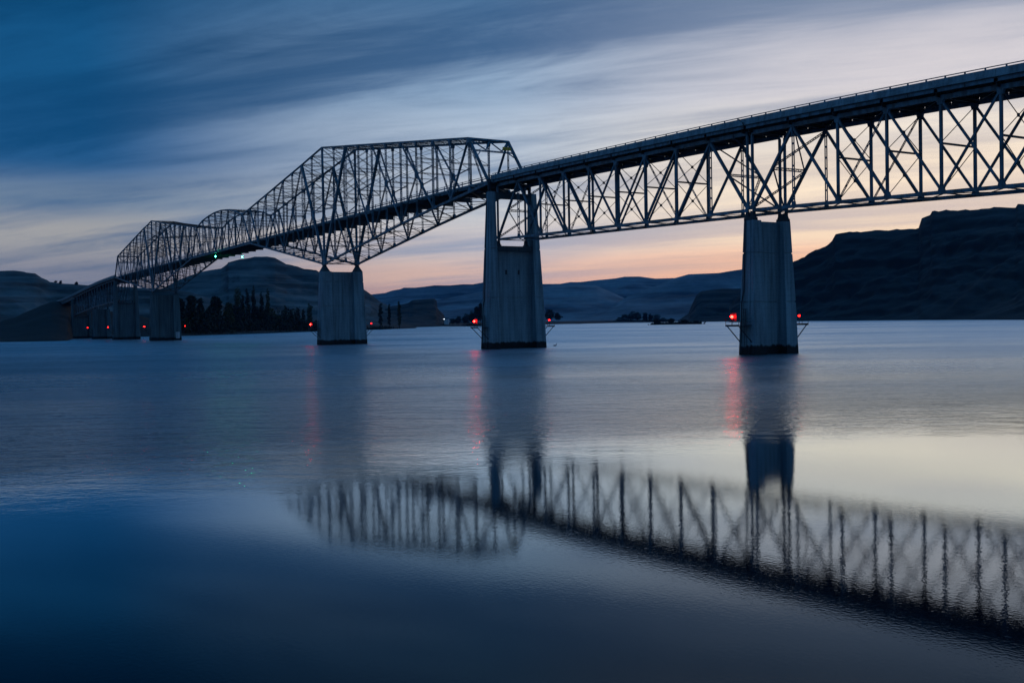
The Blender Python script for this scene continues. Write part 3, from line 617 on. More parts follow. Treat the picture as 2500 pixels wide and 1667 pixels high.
for y in (YN, YF):
    for i in range(NN):
        a, b = P_(i, y, 0), P_(i+1, y, 0)
        m = MB(); m.bar(a, b, .52, .66 if i < 19 or i >= 28 else .55); m.build('bottom_chord', STEEL, CT)
    for i in range(1, NN-1):
        if i+1 in ZT and i in ZT:
            a, b = P_(i, y, 1), P_(i+1, y, 1)
            m = MB(); m.bar(a, b, .50, .58 if 9 > i or (37 < i) else .5); m.build('top_chord', STEEL, CT)
    def solid(p, q, w, nm, h=None):
        m = MB(); m.bar(p, q, w, h or w); m.build(nm, STEEL, CT)
    def lace(p, q, sep, nm, b=.14, bat=False, pit=None):
        m = MB(); m.laced(p, q, sep, b, .2, (0,1,0), pit or (sep*.9 if not bat else 1.9), .09, batten=bat); m.build(nm, STEEL, CT)
    solid(P_(0, y, 0), P_(1, y, 1), .62, 'end_post'); solid(P_(NN, y, 0), P_(NN-1, y, 1), .62, 'end_post')
    mids = {}
    def unit(inn, mid_, out):        # diagonal from the inner top node to the outer bottom node, subdivided at the middle panel
        p, q = P_(inn, y, 1), P_(out, y, 0)
        t = (X[mid_]-X[inn])/(X[out]-X[inn]); c = p+(q-p)*t; mids[mid_] = c
        solid(c, q, .40, 'diagonal', .46); m = MB(); m.laced(p, c, .56, .15, .22, (0,1,0), .62, .09); m.build('diagonal', STEEL, CT)
        lace(c, P_(inn, y, 0), .5, 'sub_diagonal', .12)
        zo = ZB[out]+(ZT[out]-ZB[out])*.5
        zz = c.z+(X[mid_]*0)+(ZT[out]-ZT[mid_])*.5
        solid(c, Vector((X[out], y, c.z+1.3)), .26, 'sub_strut')
        m = MB(); m.plate(c, [(-.7,-.9),(.7,-.9),(.8,.2),(.4,.9),(-.4,.9),(-.8,.2)], .56); m.build('gusset_plate', STEEL, CT)
    for u in ((9,8,7),(7,6,5),(5,4,3),(13,14,15),(15,16,17),(34,33,32),(32,31,30),(38,39,40),(40,41,42),(42,43,44)): unit(*u)
    for inn, mid_, out in ((11,10,9),(11,12,13),(36,35,34),(36,37,38)):      # the heavy V over each main pier
        p, q = P_(out, y, 1), P_(inn, y, 0); c = p+(q-p)*((X[mid_]-X[out])/(X[inn]-X[out])); mids[mid_] = c
        solid(p, q, .74, 'main_diagonal', .95)
        solid(c, Vector((X[inn], y, c.z+2.2)), .26, 'sub_strut'); solid(c, Vector((X[inn], y, c.z-.2)), .26, 'sub_strut')
        lace(c, P_(out, y, 0), .5, 'sub_diagonal', .12)
        m = MB(); m.plate(c, [(-.9,-1.1),(.9,-1.1),(.9,1.1),(-.9,1.1)], .8); m.build('gusset_plate', STEEL, CT)
    solid(P_(1, y, 1), P_(2, y, 0), .5, 'diagonal'); lace(P_(3, y, 1), P_(2, y, 0), .5, 'diagonal', .12, True)
    lace(P_(17, y, 1), P_(18, y, 0), .5, 'diagonal', .12, True); solid(P_(19, y, 1), P_(18, y, 0), .5, 'diagonal'); solid(P_(20, y, 1), P_(19, y, 0), .5, 'diagonal')
    lace(P_(30, y, 1), P_(29, y, 0), .5, 'diagonal', .12, True); solid(P_(28, y, 1), P_(29, y, 0), .5, 'diagonal'); solid(P_(27, y, 1), P_(28, y, 0), .5, 'diagonal')
    lace(P_(44, y, 1), P_(45, y, 0), .5, 'diagonal', .12, True); solid(P_(46, y, 1), P_(45, y, 0), .5, 'diagonal')
    for i, j in ((20,21),(21,22),(22,23),(23,24),(24,23),(25,24),(26,25),(27,26)):
        if (i, j) in ((23,24),(24,23)): lace(P_(i, y, 1), P_(j, y, 0), .42, 'diagonal', .10, True)
        else: solid(P_(i, y, 1), P_(j, y, 0), .34, 'diagonal')
    for i in range(1, NN):
        if i not in ZT: continue
        p, q = P_(i, y, 1), P_(i, y, 0)
        if i in (c_, d_): solid(p, q, .62, 'main_post', .7); continue
        if i in mids:
            c = mids[i]; lace(p, c, .62, 'hanger', .14, False, .62); lace(c, q, .5, 'hanger', .11, True)
        elif i in (1, 46, 9, 13, 34, 38, 20, 27): lace(p, q, .5, 'hanger', .12, True)
        else: lace(p, q, .66, 'post', .17, False, .66)
    for i in range(0, NN+1):
        if i in (c_, d_):
            m = MB(); m.plate((X[i], y, ZB[i]+.3), [(-1.6,-.6),(1.6,-.6),(1.3,1.6),(-1.3,1.6)], .8); m.build('gusset_plate', STEEL, CT)
        else: gusset(CT, X[i], y, ZB[i]+.5, 1.3, 1.1, 1, .60)
        if i in ZT:
            gusset(CT, X[i], y, ZT[i]-.5, 1.4, 1.3, -1, .58)
    for i in (c_, d_):
        m = MB(); x = X[i]; m.box(x-.8, x+.8, y-.5, y+.5, ZB[i]-1.0, ZB[i]-.34); m.build('bearing', DRK, CT)
    for i, s in ((0, -1), (NN, 1)):
        m = MB(); x = X[i]; m.tube([(x, y, ZB[i]+.9), (x, y, ZB[i]-(2.44 if i == 0 else 2.39))], [.55, .42], 10); m.build('bearing', DRK, CT)
# lateral systems
for i in range(NN+1):
    m = MB(); m.laced((X[i], YN+.3, ZB[i]), (X[i], YF-.3, ZB[i]), .62, .10, .14, (1,0,.0), .62, .06); m.build('bottom_strut', RUST_SHADOW, CT)
    if i < NN:
        for s in (0, 1):
            ya, yb = (YN+.3, YF-.3) if s == 0 else (YF-.3, YN+.3)
            m = MB(); m.laced((X[i], ya, ZB[i]-.05-.16*s), (X[i+1], yb, ZB[i+1]-.05-.16*s), .5, .09, .10, (1,0,0), .6, .05); m.build('bottom_brace', RUST_SHADOW, CT)
    if i in ZT:
        m = MB(); m.laced((X[i], YN+.3, ZT[i]), (X[i], YF-.3, ZT[i]), .55, .10, .16, (0,0,1), .55, .06); m.build('top_strut', RUST_SHADOW, CT)
        if i+1 in ZT:
            for s in (0, 1):
                ya, yb = (YN+.3, YF-.3) if s == 0 else (YF-.3, YN+.3)
                m = MB(); m.laced((X[i], ya, ZT[i]+.1-.14*s), (X[i+1], yb, ZT[i+1]+.1-.14*s), .34, .07, .08, (0,0,1), .55, .04, faces=1); m.build('top_brace', RUST_SHADOW, CT)
for i in range(2, NN-1):
    if i not in ZT: continue
    zc_ = rail(X[i])+5.6; zt_ = ZT[i]-.5; yn, yf = YN+.3, YF-.3
    big = i in (9, 10, 11, 12, 13, 34, 35, 36, 37, 38)
    levels = [zc_]+([zc_+(zt_-zc_)*.5] if zt_-zc_ > 8 else [])+[zt_]
    if zt_-zc_ > 1.5:
        for k, z in enumerate(levels[:-1]):
            m = MB()
            if big or i % 2 == 0: m.laced((X[i], yn, z), (X[i], yf, z), .45, .09, .13, (0,0,1), .5, .05)
            else: m.bar((X[i], yn, z), (X[i], yf, z), .14, .16, (1,0,0))
            m.build('sway_strut', RUST_SHADOW, CT)
        for k in range(len(levels)-1):
            z0, z1 = levels[k]+.25, levels[k+1]-.3
            if big:
                for (a, b) in (((X[i], yn, z0), (X[i], yf, z1)), ((X[i]+.002, yf, z0), (X[i]+.002, yn, z1))):
                    m = MB(); m.laced(a, b, .4, .09, .12, (0,0,1), .5, .05, faces=1); m.build('sway_brace', RUST_SHADOW, CT)
            else: xrods(CT, (X[i], yn, z1), (X[i], yn, z0), (X[i], yf, z1), (X[i], yf, z0), .10, 'sway_rod', False)
    # below the road
    zl, zh = ZB[i]+.4, rail(X[i])-4.2
    if zh-zl > 2.0:
        lv = [zl, zh] if zh-zl < 7 else [zl, (zl+zh)/2, zh]
        for k in range(len(lv)-1):
            xrods(CT, (X[i], yn, lv[k+1]), (X[i], yn, lv[k]), (X[i], yf, lv[k+1]), (X[i], yf, lv[k]), .12, 'lower_sway_rod', False)
        if len(lv) == 3:
            m = MB(); m.laced((X[i], yn, lv[1]), (X[i], yf, lv[1]), .4, .09, .12, (0,0,1), .5, .05); m.build('sway_strut', RUST_SHADOW, CT)
# portals at both ends, in the plane of the inclined end posts
for a, b in ((0, 1), (NN, NN-1)):
    p0, p1 = P_(a, 0, 0), P_(b, 0, 1)
    def on(y, z):
        t = (z-p0.z)/(p1.z-p0.z); return Vector((p0.x+(p1.x-p0.x)*t, y, z))
    side = (p1-p0).normalized(); zl = p1.z-3.6; zt_ = p1.z-.15
    m = MB(); m.laced(on(YN+.3, zl), on(YF-.3, zl), .6, .13, .16, side, .45, .08); m.build('portal_strut', STEEL, CT)
    m = MB(); m.bar(on(YN+.3, zt_), on(YF-.3, zt_), .5, .5, side); m.build('portal_strut', STEEL, CT)
    q = [(YN+.5, zt_-.3), (1.9, zl+.35), (YC, zt_-.3), (6.9, zl+.35), (YF-.5, zt_-.3)]
    for k in range(4):
        m = MB(); m.laced(on(*q[k]), on(*q[k+1]), .4, .12, .14, side, .42, .07); m.build('portal_brace', STEEL, CT)
    for s, yy in ((1, YN+.3), (-1, YF-.3)):
        m = MB(); m.bar(on(yy, zl-1.6), on(yy+1.5*s, zl-.2), .25, .2, side); m.build('knee_brace', STEEL, CT)

# ================================================================ piers
def col_outline(lx, y0, y1, near):
    # plan of a column: a bull-faced block with two shallow flutes in its outer end
    fl = .14; e0 = y0 if near else y1; s = 1 if near else -1
    w = lx*.42; v = lx*.78; c = min(.18, lx*.12)
    outer = [(-lx, e0+s*c), (-lx+c, e0), (-v, e0), (-v, e0+s*fl), (-w, e0+s*fl), (-w, e0), (w, e0), (w, e0+s*fl), (v, e0+s*fl), (v, e0), (lx-c, e0), (lx, e0+s*c)]
    inner = [(lx, y1 if near else y0), (-lx, y1 if near else y0)]
    p = outer+inner
    return p if near else p[::-1]
def lofted(m, sections):
    n = len(sections[0][1]); vs = [(x, y, z) for z, p in sections for x, y in p]
    fs = [tuple(range(n-1, -1, -1)), tuple((len(sections)-1)*n+k for k in range(n))]
    for i in range(len(sections)-1):
        for k in range(n): fs.append((i*n+k, i*n+(k+1) % n, (i+1)*n+(k+1) % n, (i+1)*n+k))
    m.add(vs, fs)
def pier(xc, ztop, lxb, lxt, outb, outt, innb, innt, wtop, wlx, joints, label, lip=None, beam=None, woff=-.45, pedestal=0, mt=None):
    mt = mt or CONC
    T = thing('bridge_pier', (xc, YC, 0), label, 'bridge pier', 'concrete piers of the river bridge')
    for near in (True, False):
        def sec(z, sh=0.0):
            t = max(0, z)/ztop
            lx = lxb+(lxt-lxb)*t-sh; o_ = outb+(outt-outb)*t-sh; i_ = innb+(innt-innb)*t
            y0, y1 = (-o_, i_) if near else (W-i_, W+o_)
            return [(xc+x, y) for x, y in col_outline(lx, y0, y1, near)]
        zs = [(-3.0, 0)]
        for j in joints: zs += [(j-.13, 0), (j-.11, .14), (j+.11, .14), (j+.13, 0)]
        zs += [(ztop, 0)]
        m = MB(); lofted(m, [(z, sec(z, s)) for z, s in zs]); m.build('column', mt, T)
        if pedestal:
            m = MB(); yy = YN if near else YF
            lofted(m, [(ztop+.003, [(xc-1.25, yy-1.5), (xc+1.25, yy-1.5), (xc+1.25, yy+1.6), (xc-1.25, yy+1.6)]), (ztop+pedestal, [(xc-.7, yy-.6), (xc+.7, yy-.6), (xc+.7, yy+.6), (xc-.7, yy+.6)])]); m.build('pedestal', CONCD, T)
    yi0 = min(innb, innt)-.25; y0, y1 = yi0, W-yi0
    m = MB(); prev = -3.0
    for j in [q for q in joints if q < wtop-1]+[wtop]:
        last = j == wtop
        m.box(xc+woff-wlx, xc+woff+wlx, y0, y1, prev, j-(0 if last else .12))
        if not last: m.box(xc+woff-wlx+.15, xc+woff+wlx-.15, y0, y1, j-.12, j+.12)
        prev = j+.12
    m.build('web_wall', mt, T)
    if lip:
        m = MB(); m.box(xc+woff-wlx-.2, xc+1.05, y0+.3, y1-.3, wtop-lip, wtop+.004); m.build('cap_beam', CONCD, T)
    if beam:
        z0, z1 = beam; m = MB(); bx = lxt*.8
        pr = [(y0-.1, z0-2.0), (y0+.5, z0-1.0), (y0+1.6, z0-.2), (y0+2.6, z0), (y1-2.6, z0), (y1-1.6, z0-.2), (y1-.5, z0-1.0), (y1+.1, z0-2.0), (y1+.1, z1), (y0-.1, z1)]
        # haunched crossbeam: loft between its two faces
        n = len(pr); vs = [(xc-bx, a, b) for a, b in pr]+[(xc+bx, a, b) for a, b in pr]
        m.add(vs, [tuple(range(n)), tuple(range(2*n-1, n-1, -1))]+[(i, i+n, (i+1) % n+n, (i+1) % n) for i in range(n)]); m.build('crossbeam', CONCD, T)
    return T
pa = pier(0.05, 25.15, 2.18, 1.29, 1.78, .69, 1.55, 1.35, 25.05, .42, [9.9, 19.1], 'tapered concrete pier with a dark pipe down its end, rising beside the dark cliff')
pb = pier(-91.05, 40.75, 2.5, .95, 4.67, 2.97, -1.4, -1.3, 26.75, .5, [13.3, 26.0], 'tallest pier, with a crossbeam between its column tops and a lower shelf wall', 1.25, (39.1, 40.6), -.9)
pc = pier(-206.2, 25.85, 2.2, 1.35, 4.7, 3.55, .1, .1, 25.75, .55, [13.6, 22.3], 'concrete pier under the nearer peak of the through truss', None, None, pedestal=1.75)
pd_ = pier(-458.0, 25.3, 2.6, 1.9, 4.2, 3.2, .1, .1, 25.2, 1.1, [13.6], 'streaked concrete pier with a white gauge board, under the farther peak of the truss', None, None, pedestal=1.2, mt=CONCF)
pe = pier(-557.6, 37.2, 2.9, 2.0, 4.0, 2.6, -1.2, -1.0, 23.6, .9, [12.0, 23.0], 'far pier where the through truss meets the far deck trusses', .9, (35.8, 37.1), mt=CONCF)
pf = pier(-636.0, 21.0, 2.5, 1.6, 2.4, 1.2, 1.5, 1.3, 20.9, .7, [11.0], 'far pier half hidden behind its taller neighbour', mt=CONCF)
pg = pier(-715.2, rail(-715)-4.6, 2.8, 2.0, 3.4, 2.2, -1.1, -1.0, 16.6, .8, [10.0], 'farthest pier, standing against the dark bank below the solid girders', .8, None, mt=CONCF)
pr_ = pier(92.4, 22.1, 2.18, 1.29, 1.78, .69, 1.55, 1.35, 22.0, .42, [9.9, 18.1], 'pier at the near end of the nearest deck truss span')
# small things fixed to the piers
m = MB(); m.tube([(-.55, -.86, 25.4), (-.55, -1.17, 18.5), (-.62, -1.42, 12.0), (-1.1, -1.55, 9.8), (-1.1, -1.75, 4.0), (-1.1, -1.95, .3)], .11, 6); m.build('drain_pipe', DRK, pa)
m = MB(); m.tube([(-91.5, -3.15, 39), (-91.6, -3.95, 19.5), (-91.7, -4.25, 12.6), (-92.3, -4.35, 10.6), (-92.3, -4.75, .6)], .10, 6); m.build('drain_pipe', DRK, pb)
for k, yy in enumerate((2.4, 6.3)):
    m = MB(); m.box(-91.447, -91.43, yy-.3, yy+.3, 19.4, 20.6); m.build('inspection_opening', BLK, pb)
# gauge board on the far column of the fourth pier
gb = MB(); gb.box(-455.42, -455.34, 9.3, 11.4, 1.1, 4.6)
gbo = gb.build('gauge_board', WHT, pd_)
for k in range(9):
    m = MB(); z = 1.4+k*.36; m.box(-455.338, -455.33, 9.5, 10.9 if k % 2 else 10.3, z, z+.12); m.build('gauge_mark', BLK, gbo)
# deck-level downspout bend beside the second pier from the right
m = MB(); m.tube([(-.9, -1.75, 44.0), (-.5, -1.95, 43.7), (-.1, -1.75, 43.3), (0, -1.3, 42.6)], .1, 6); m.build('scupper_pipe', DRK, pa)
m = MB(); m.tube([(-3.2, -1.2, 41.9), (-3.0, -1.1, 40.8), (-.6, -.5, 38.8), (-.55, -.6, 37)], .09, 6); m.build('scupper_pipe', DRK, pa)

# ================================================================ navigation platforms and lamps
def platform(xc, yface, side, z, label, ladder=False, half=1.7, reach=3.3):
    T = thing('lamp_platform', (xc, yface, z), label, 'platform', 'steel lamp platforms on the piers')
    y1 = yface+side*reach
    a, b = sorted((yface-side*.0, y1))
    m = MB(); m.box(xc-half, xc+half, a, b, z, z+.12); m.build('grating', DRK, T)
    m = MB(); m.box(xc-half-.05, xc+half+.05, y1-.06, y1+.06, z-.14, z+.2); m.build('edge_beam', DRK, T)
    for xx in (xc-half+.2, xc+half-.2):
        m = MB(); m.bar((xx, y1-side*.15, z-.02), (xx, yface-side*.35, z-3.3), .14, .14, (1,0,0)); m.build('bracket', DRK, T)
    for xx in (xc-half, xc+half):
        for yy in (y1, (y1+yface)/2):
            m = MB(); m.box(xx-.03, xx+.03, yy-.03, yy+.03, z+.12, z+1.3); m.build('handrail_post', DRK, T)
        for zz in (z+.7, z+1.3):
            m = MB(); m.bar((xx, yface, zz), (xx, y1, zz), .05, .05, (1,0,0)); m.build('handrail', DRK, T)
    for zz in (z+.7, z+1.3):
        m = MB(); m.bar((xc-half, y1, zz), (xc+half, y1, zz), .05, .05); m.build('handrail', DRK, T)
    if ladder:
        lx = xc+.2
        for xx in (lx-.25, lx+.25):
            m = MB(); m.bar((xx, yface+side*.25, z+3.0), (xx, yface+side*.12, .2), .06, .06, (1,0,0)); m.build('ladder_rail', DRK, T)
        for k in range(26):
            zz = .5+k*.32; m = MB(); m.bar((lx-.25, yface+side*.2, zz), (lx+.25, yface+side*.2, zz), .035, .035); m.build('rung', DRK, T)
        for k in range(5):
            zz = z+.3+k*.7; pts = [(lx+.5*math.cos(q), yface+side*(.2+.75*math.sin(q)), zz) for q in [math.pi*j/8 for j in range(9)]]
            m = MB(); m.tube(pts, .03, 4); m.build('cage_hoop', DRK, T)
        for q in (.5, 1.05, 1.6, 2.1, 2.65):
            m = MB(); xx = lx+.5*math.cos(q); yy = yface+side*(.2+.75*math.sin(q)); m.bar((xx, yy, z+.3), (xx, yy, z+3.1), .04, .04); m.build('cage_bar', DRK, T)
    return T
def lamp(x, y, z, h, material, label, name='navigation_lamp', r=.22, grp='red navigation lamps on the piers'):
    T = thing(name, (x, y, z), label, 'lamp', grp)
    m = MB(); m.tube([(x, y, z), (x, y, z+h-.28)], .06, 6); m.build('pole', DRK, T)
    m = MB(); m.tube([(x, y, z+h-.28), (x, y, z+h-.22)], .2, 8); m.build('base', DRK, T)
    m = MB(); m.sphere((x, y, z+h), r, 8, 6); m.build('lens', material, T)
    sg = 1; m = MB()
    if y < YC: m.box(x-.75, x+.75, y+sg*.42-.02, y+sg*.42+.02, z+h-.75, z+h+.75); m.build('added_shield', DRK, T)  # plate added behind the lens to keep its red light off the pier
    m = MB(); m.tube([(x, y, z+h+r+.01), (x, y, z+h+r+.1)], [.17, .05], 8); m.build('cap', DRK, T)
plist = [('pier beside the cliff', 0.0, -1.6, W+1.6, 5.5, True), ('tallest pier', -91.05, -4.4, W+4.4, 5.6, True), ('pier under the nearer peak', -206.2, -4.4, W+4.4, 5.6, True),
         ('streaked pier under the farther peak', -458, -3.9, W+3.9, 6.2, False), ('pier beyond the through truss', -557.6, -3.7, W+3.7, 6.4, False),
         ('half hidden far pier', -636, -2.1, W+2.1, 6.4, False), ('farthest pier', -715.2, -3.1, W+3.1, 6.6, False)]
for k, (nm, x, yn, yf, z, lad) in enumerate(plist):
    platform(x-.2, yn, -1, z, 'steel platform on the camera side of the '+nm, lad)
    platform(x-.2, yf, 1, z, 'steel platform on the far side of the '+nm)
    far_r = .27
    lamp(x-.5, yn-3.05, z+.12, 1.55, REDL if k < 3 else REDM, 'bright red lamp on the camera side of the '+nm, r=far_r)
    lamp(x-.4, yf+2.9, z+.12, 1.55, REDM if k > 2 else REDF, 'red lamp on the far side of the '+nm, r=far_r*.8)
for y, lb in ((YN, 'green lamp hanging under the small arched span, on the camera side'), (YF, 'green lamp hanging under the small arched span, on the far side')):
    x = -337.5; z = rail(x)-3.3
    T = thing('channel_lamp', (x, y, z), lb, 'lamp', 'green channel lamps under the middle span')
    m = MB(); m.tube([(x, y, z), (x, y, z-1.0)], .07, 6); m.build('drop_pipe', DRK, T)
    m = MB(); m.sphere((x, y, z-1.3), .24, 8, 6); m.build('lens', GRNL, T)

# ================================================================ clearance sign on the portal
zl_ = ZT[1]-3.6
sx_ = -99.2+.75
SG = thing('clearance_sign', (sx_, 7.62, 53.65), 'yellow clearance sign reading 14 FT 9 IN on the portal of the through truss', 'sign')
m = MB(); m.box(sx_-.04, sx_+.04, 6.29, 8.95, 53.23, 54.08); m.build('sign_panel', YEL, SG)
m = MB(); m.box(sx_+.042, sx_+.05, 6.31, 8.93, 53.25, 53.29); m.box(sx_+.042, sx_+.05, 6.31, 8.93, 54.02, 54.06); m.box(sx_+.042, sx_+.05, 6.31, 6.35, 53.29, 54.02); m.box(sx_+.042, sx_+.05, 8.89, 8.93, 53.29, 54.02); m.build('border', BLK, SG)
for yy in (6.9, 8.3):
    m = MB(); m.bar((sx_-.05, yy, 53.5), (sx_-1.0, yy, 53.1), .06, .06); m.build('hanger_arm', DRK, SG)
def word(txt, y, z, size):
    # lettering as flat mesh
    cu = bpy.data.curves.new('lettering', 'FONT'); cu.body = txt; cu.size = size; cu.extrude = .004; cu.align_x = 'LEFT'; cu.offset = size*.015
    tmp = bpy.data.objects.new('tmp', cu); COL.objects.link(tmp); bpy.context.view_layer.update()
    me = bpy.data.meshes.new_from_object(tmp.evaluated_get(bpy.context.evaluated_depsgraph_get())); bpy.data.objects.remove(tmp)
    me.materials.clear(); me.materials.append(BLK); o = bpy.data.objects.new('lettering', me); COL.objects.link(o); o.parent = SG
    o.rotation_euler = (R(90), 0, R(90)); o.location = (.046, y-7.62, z-53.65)
word('14', 6.42, 53.37, .80); word('FT', 7.22, 53.40, .42); word('9', 7.86, 53.37, .80); word('IN', 8.36, 53.40, .42)
# ================================================================ trees and small things
def crown_mesh(name, clumps, nleaf, size, seed, material, squash=1.0):
    rnd = random.Random(seed); m = MB()
    wsum = sum(c[3]**2*c[4] for c in clumps)
    for (cx, cy_, cz, r, rz) in clumps:
        for _ in range(max(8, int(nleaf*r*r*rz/wsum))):
            while True:
                u = Vector((rnd.uniform(-1, 1), rnd.uniform(-1, 1), rnd.uniform(-1, 1)))
                if 0.15 < u.length < 1: break
            u = u*(0.55+0.45*rnd.random()**.5)/max(.4, u.length)*u.length**.5
            c = Vector((cx+u.x*r, cy_+u.y*r, cz+u.z*rz)); s = size*rnd.uniform(.5, 1.3)
            a = Vector((rnd.gauss(0, 1), rnd.gauss(0, 1), rnd.gauss(0, 1))).normalized(); b = a.orthogonal().normalized(); q = a.cross(b)
            m.add([c-b*s-q*s*.5, c+b*s*.8-q*s*.6, c+b*s*.9+q*s*.7, c-b*s*.6+q*s*.6], [(0, 1, 2, 3)])
    return m
def tree(x, y, z, h, w, kind, label, seed, group, material=None, cat='tree'):
    rnd = random.Random(seed); name = {'poplar': 'poplar_tree', 'round': 'broadleaf_tree', 'small': 'small_tree'}[kind]
    T = thing(name, (x, y, z), label, cat, group)
    m = MB(); r0 = max(.25, h*.012)
    m.tube([(x, y, z-2), (x+h*.004, y, z+h*.3), (x, y+h*.004, z+h*.72)], [r0*1.2, r0*.8, r0*.25], 7)
    for k in range(6):
        a = rnd.random()*6.28; zz = z+h*(.22+.08*k); l = w*(.35 if kind == 'poplar' else .38)
        m.tube([(x, y, zz), (x+math.cos(a)*l*.5, y+math.sin(a)*l*.5, zz+(h*.10 if kind == 'poplar' else h*.05)), (x+math.cos(a)*l, y+math.sin(a)*l, zz+(h*.2 if kind == 'poplar' else h*.09))], [r0*.45, r0*.25, r0*.08], 5)
    m.build('trunk', BARK, T)
    cl = []
    if kind == 'poplar':
        for k in range(16):
            t = k/15; rr = w*.5*(math.sin(math.pi*min(.93, .15+t*.8))**.5)*rnd.uniform(.65, 1.05)
            cl.append((x+rnd.gauss(0, w*.09), y+rnd.gauss(0, w*.09), z+h*(.12+.84*t), max(.5, rr*.8), h*.055*rnd.uniform(.8, 1.4)))
        n, s = 1500, .55
    else:
        for k in range(15):
            a = rnd.random()*6.28; q = rnd.random()**.5*w*.36; zz = rnd.uniform(.22, .9); q *= math.sin(math.pi*min(.95, zz))**.5
            cl.append((x+math.cos(a)*q, y+math.sin(a)*q, z+h*zz, w*rnd.uniform(.13, .24), h*rnd.uniform(.07, .13)))
        cl.append((x, y, z+h*.5, w*.36, h*.34)); cl.append((x, y, z+h*.88, w*.15, h*.1))
        n, s = 1900, max(.35, min(1.0, h*.03))
    cm = crown_mesh('crown', cl, n, s, seed, material)
    cm.build('crown', material or LEAFD, T)
    return T
poplars = [(-901.7,184.4,2.8,45.6,6.3,'broad tall poplar, first of the tall row left of the truss pier'), (-905.9,196.5,2.6,43.2,5.0,'poplar between the two tallest, darker and slightly shorter'),
 (-907.4,203.5,2.5,47.3,4.4,'tallest and narrowest poplar on the far bank'), (-918.1,214.8,2.7,41.1,4.3,'shorter poplar just beyond the tallest one'),
 (-924.2,223.7,2.9,44.1,4.2,'slim poplar at the end of the tall row, above the olive round tree'), (-913.6,193.5,2.7,38.6,4.3,'thin poplar tucked against the broad first poplar'),
 (-991.7,266.8,2.2,28.5,4.3,'lone short poplar right of the olive round tree'), (-997.5,276.3,2.1,21.7,3.9,'smallest poplar on the far bank'),
 (-1012.9,289.5,1.9,26.8,4.8,'dark poplar behind the red lamp of the pier under the nearer peak'), (-1019.0,298.5,2.1,25.0,4.0,'faint poplar close to the pier under the nearer peak'),
 (-1025.1,307.7,2.0,31.8,6.5,'wide olive poplar touching the edge of the pier under the nearer peak'), (-1136.5,450.4,2.8,32.8,5.3,'wide poplar just right of the pier under the nearer peak'),
 (-1148.4,469.1,2.7,32.2,4.0,'middle of the three poplars before the block mesa'), (-1150.3,484.9,2.4,36.4,5.4,'tallest of the three poplars before the block mesa')]
for k, (x, y, z, h, w, lb) in enumerate(poplars):
    w *= 1.5; h *= .97
    tree(x, y, z, h, w, 'poplar', lb, 100+k, 'poplars on the far bank', LEAFY if k in (0, 4, 10, 13) else LEAFD)
rounds = [(-800.0,101.6,2.0,32.0,12,'dark round tree beside the streaked pier'), (-795.5,108.9,1.9,34.8,15,'largest dark round tree right of the streaked pier'),
 (-811.3,121.3,2.3,31.1,12,'round tree on the shoulder of the largest dark one'), (-843.2,145.8,2.5,34.4,14,'tall dark dome shaped tree in the middle of the bank'),
 (-857.1,161.2,2.2,29.4,16,'olive tree between the dome tree and the tall poplars'), (-837.4,136.2,2.3,23.7,14,'low dark tree filling the dip before the dome tree'),
 (-942.2,232.8,2.0,24.8,21,'wide olive round tree at the foot of the tall poplars'), (-967.2,249.3,1.7,17.4,10,'small round tree at the right edge of the wide olive one'),
 (-891.2,182.1,1.8,25.0,18,'dark round tree under the broad poplar'), (-911.3,206.6,2.1,26.5,16,'dark round tree under the tallest poplar'),
 (-787.3,103.1,1.4,15.2,13,'low olive tree near the red lamp of the streaked pier'), (-925.0,218.0,1.4,24.0,15,'dark round tree under the slim end poplar'), (-872,172,2.0,24,16,'dark low tree filling the gap before the tall poplars'),
 (-1700.0,869.9,3.1,14.5,19,'lowest tree at the left end of the clump by the tallest pier'), (-1694.4,878.8,2.9,18.5,20,'second lowest tree of the rising clump by the tallest pier'), (-1686.7,891.1,2.7,23.4,21,'middle tree of the rising clump by the tallest pier'),
 (-1680.4,901.2,2.5,28.7,20,'higher tree of the rising clump, left of its summit'), (-1674.8,910.2,2.3,38.0,20,'second highest tree of the rising clump, touching the tallest pier'), (-1670.6,916.9,2.1,45.6,20,'highest tree of the rising clump, mostly behind the tallest pier'),
 (-1763.7,1145.6,5.6,28.7,30,'dark tree at the right edge of the tallest pier'), (-1754.3,1160.8,5.3,21.3,22,'lower tree beside the dark one at the right edge of the tallest pier'),
 (-2040.9,1551.5,2,13.5,26,'low tree at the left end of the wooded island'), (-2032.5,1565.0,2,20.3,32,'left shoulder tree of the wooded island'), (-2022.8,1580.4,2,29.1,34,'highest tree of the wooded island'),
 (-2014.4,1593.9,2,25.7,28,'tree right of the highest one on the wooded island'), (-2004.7,1609.4,2,24.6,20,'narrow tree in the middle of the wooded island'), (-1997.5,1621.0,2,22.3,18,'narrow tree after the gap on the wooded island'),
 (-1989.1,1634.5,1.6,19.0,30,'wide lower tree on the right of the wooded island'), (-1980.6,1648.0,1.4,10.9,25,'lowest tree at the right tip of the wooded island')]
for k, (x, y, z, h, w, lb) in enumerate(rounds):
    tree(x, y, z, h, w, 'round', lb, 300+k, 'broadleaf trees along the far shores', LEAFY if k in (4, 6, 7, 10) else LEAFD)
for k, (x, y, z, h, w, lb) in enumerate([(-1674.4,139.0,80.0,6.0,5.5,'left one of two little trees on the skyline of the pale hill'), (-1660.8,160.7,77.6,6.4,7.0,'right one of two little trees on the skyline of the pale hill'), (-1689,134,83,3.4,6,'tiny bush on the skyline where the pale hill steps down')]):
    tree(x, y, z, h, w, 'small' if False else 'round', lb, 400+k, 'trees on the skyline of the pale hill', LEAFD)
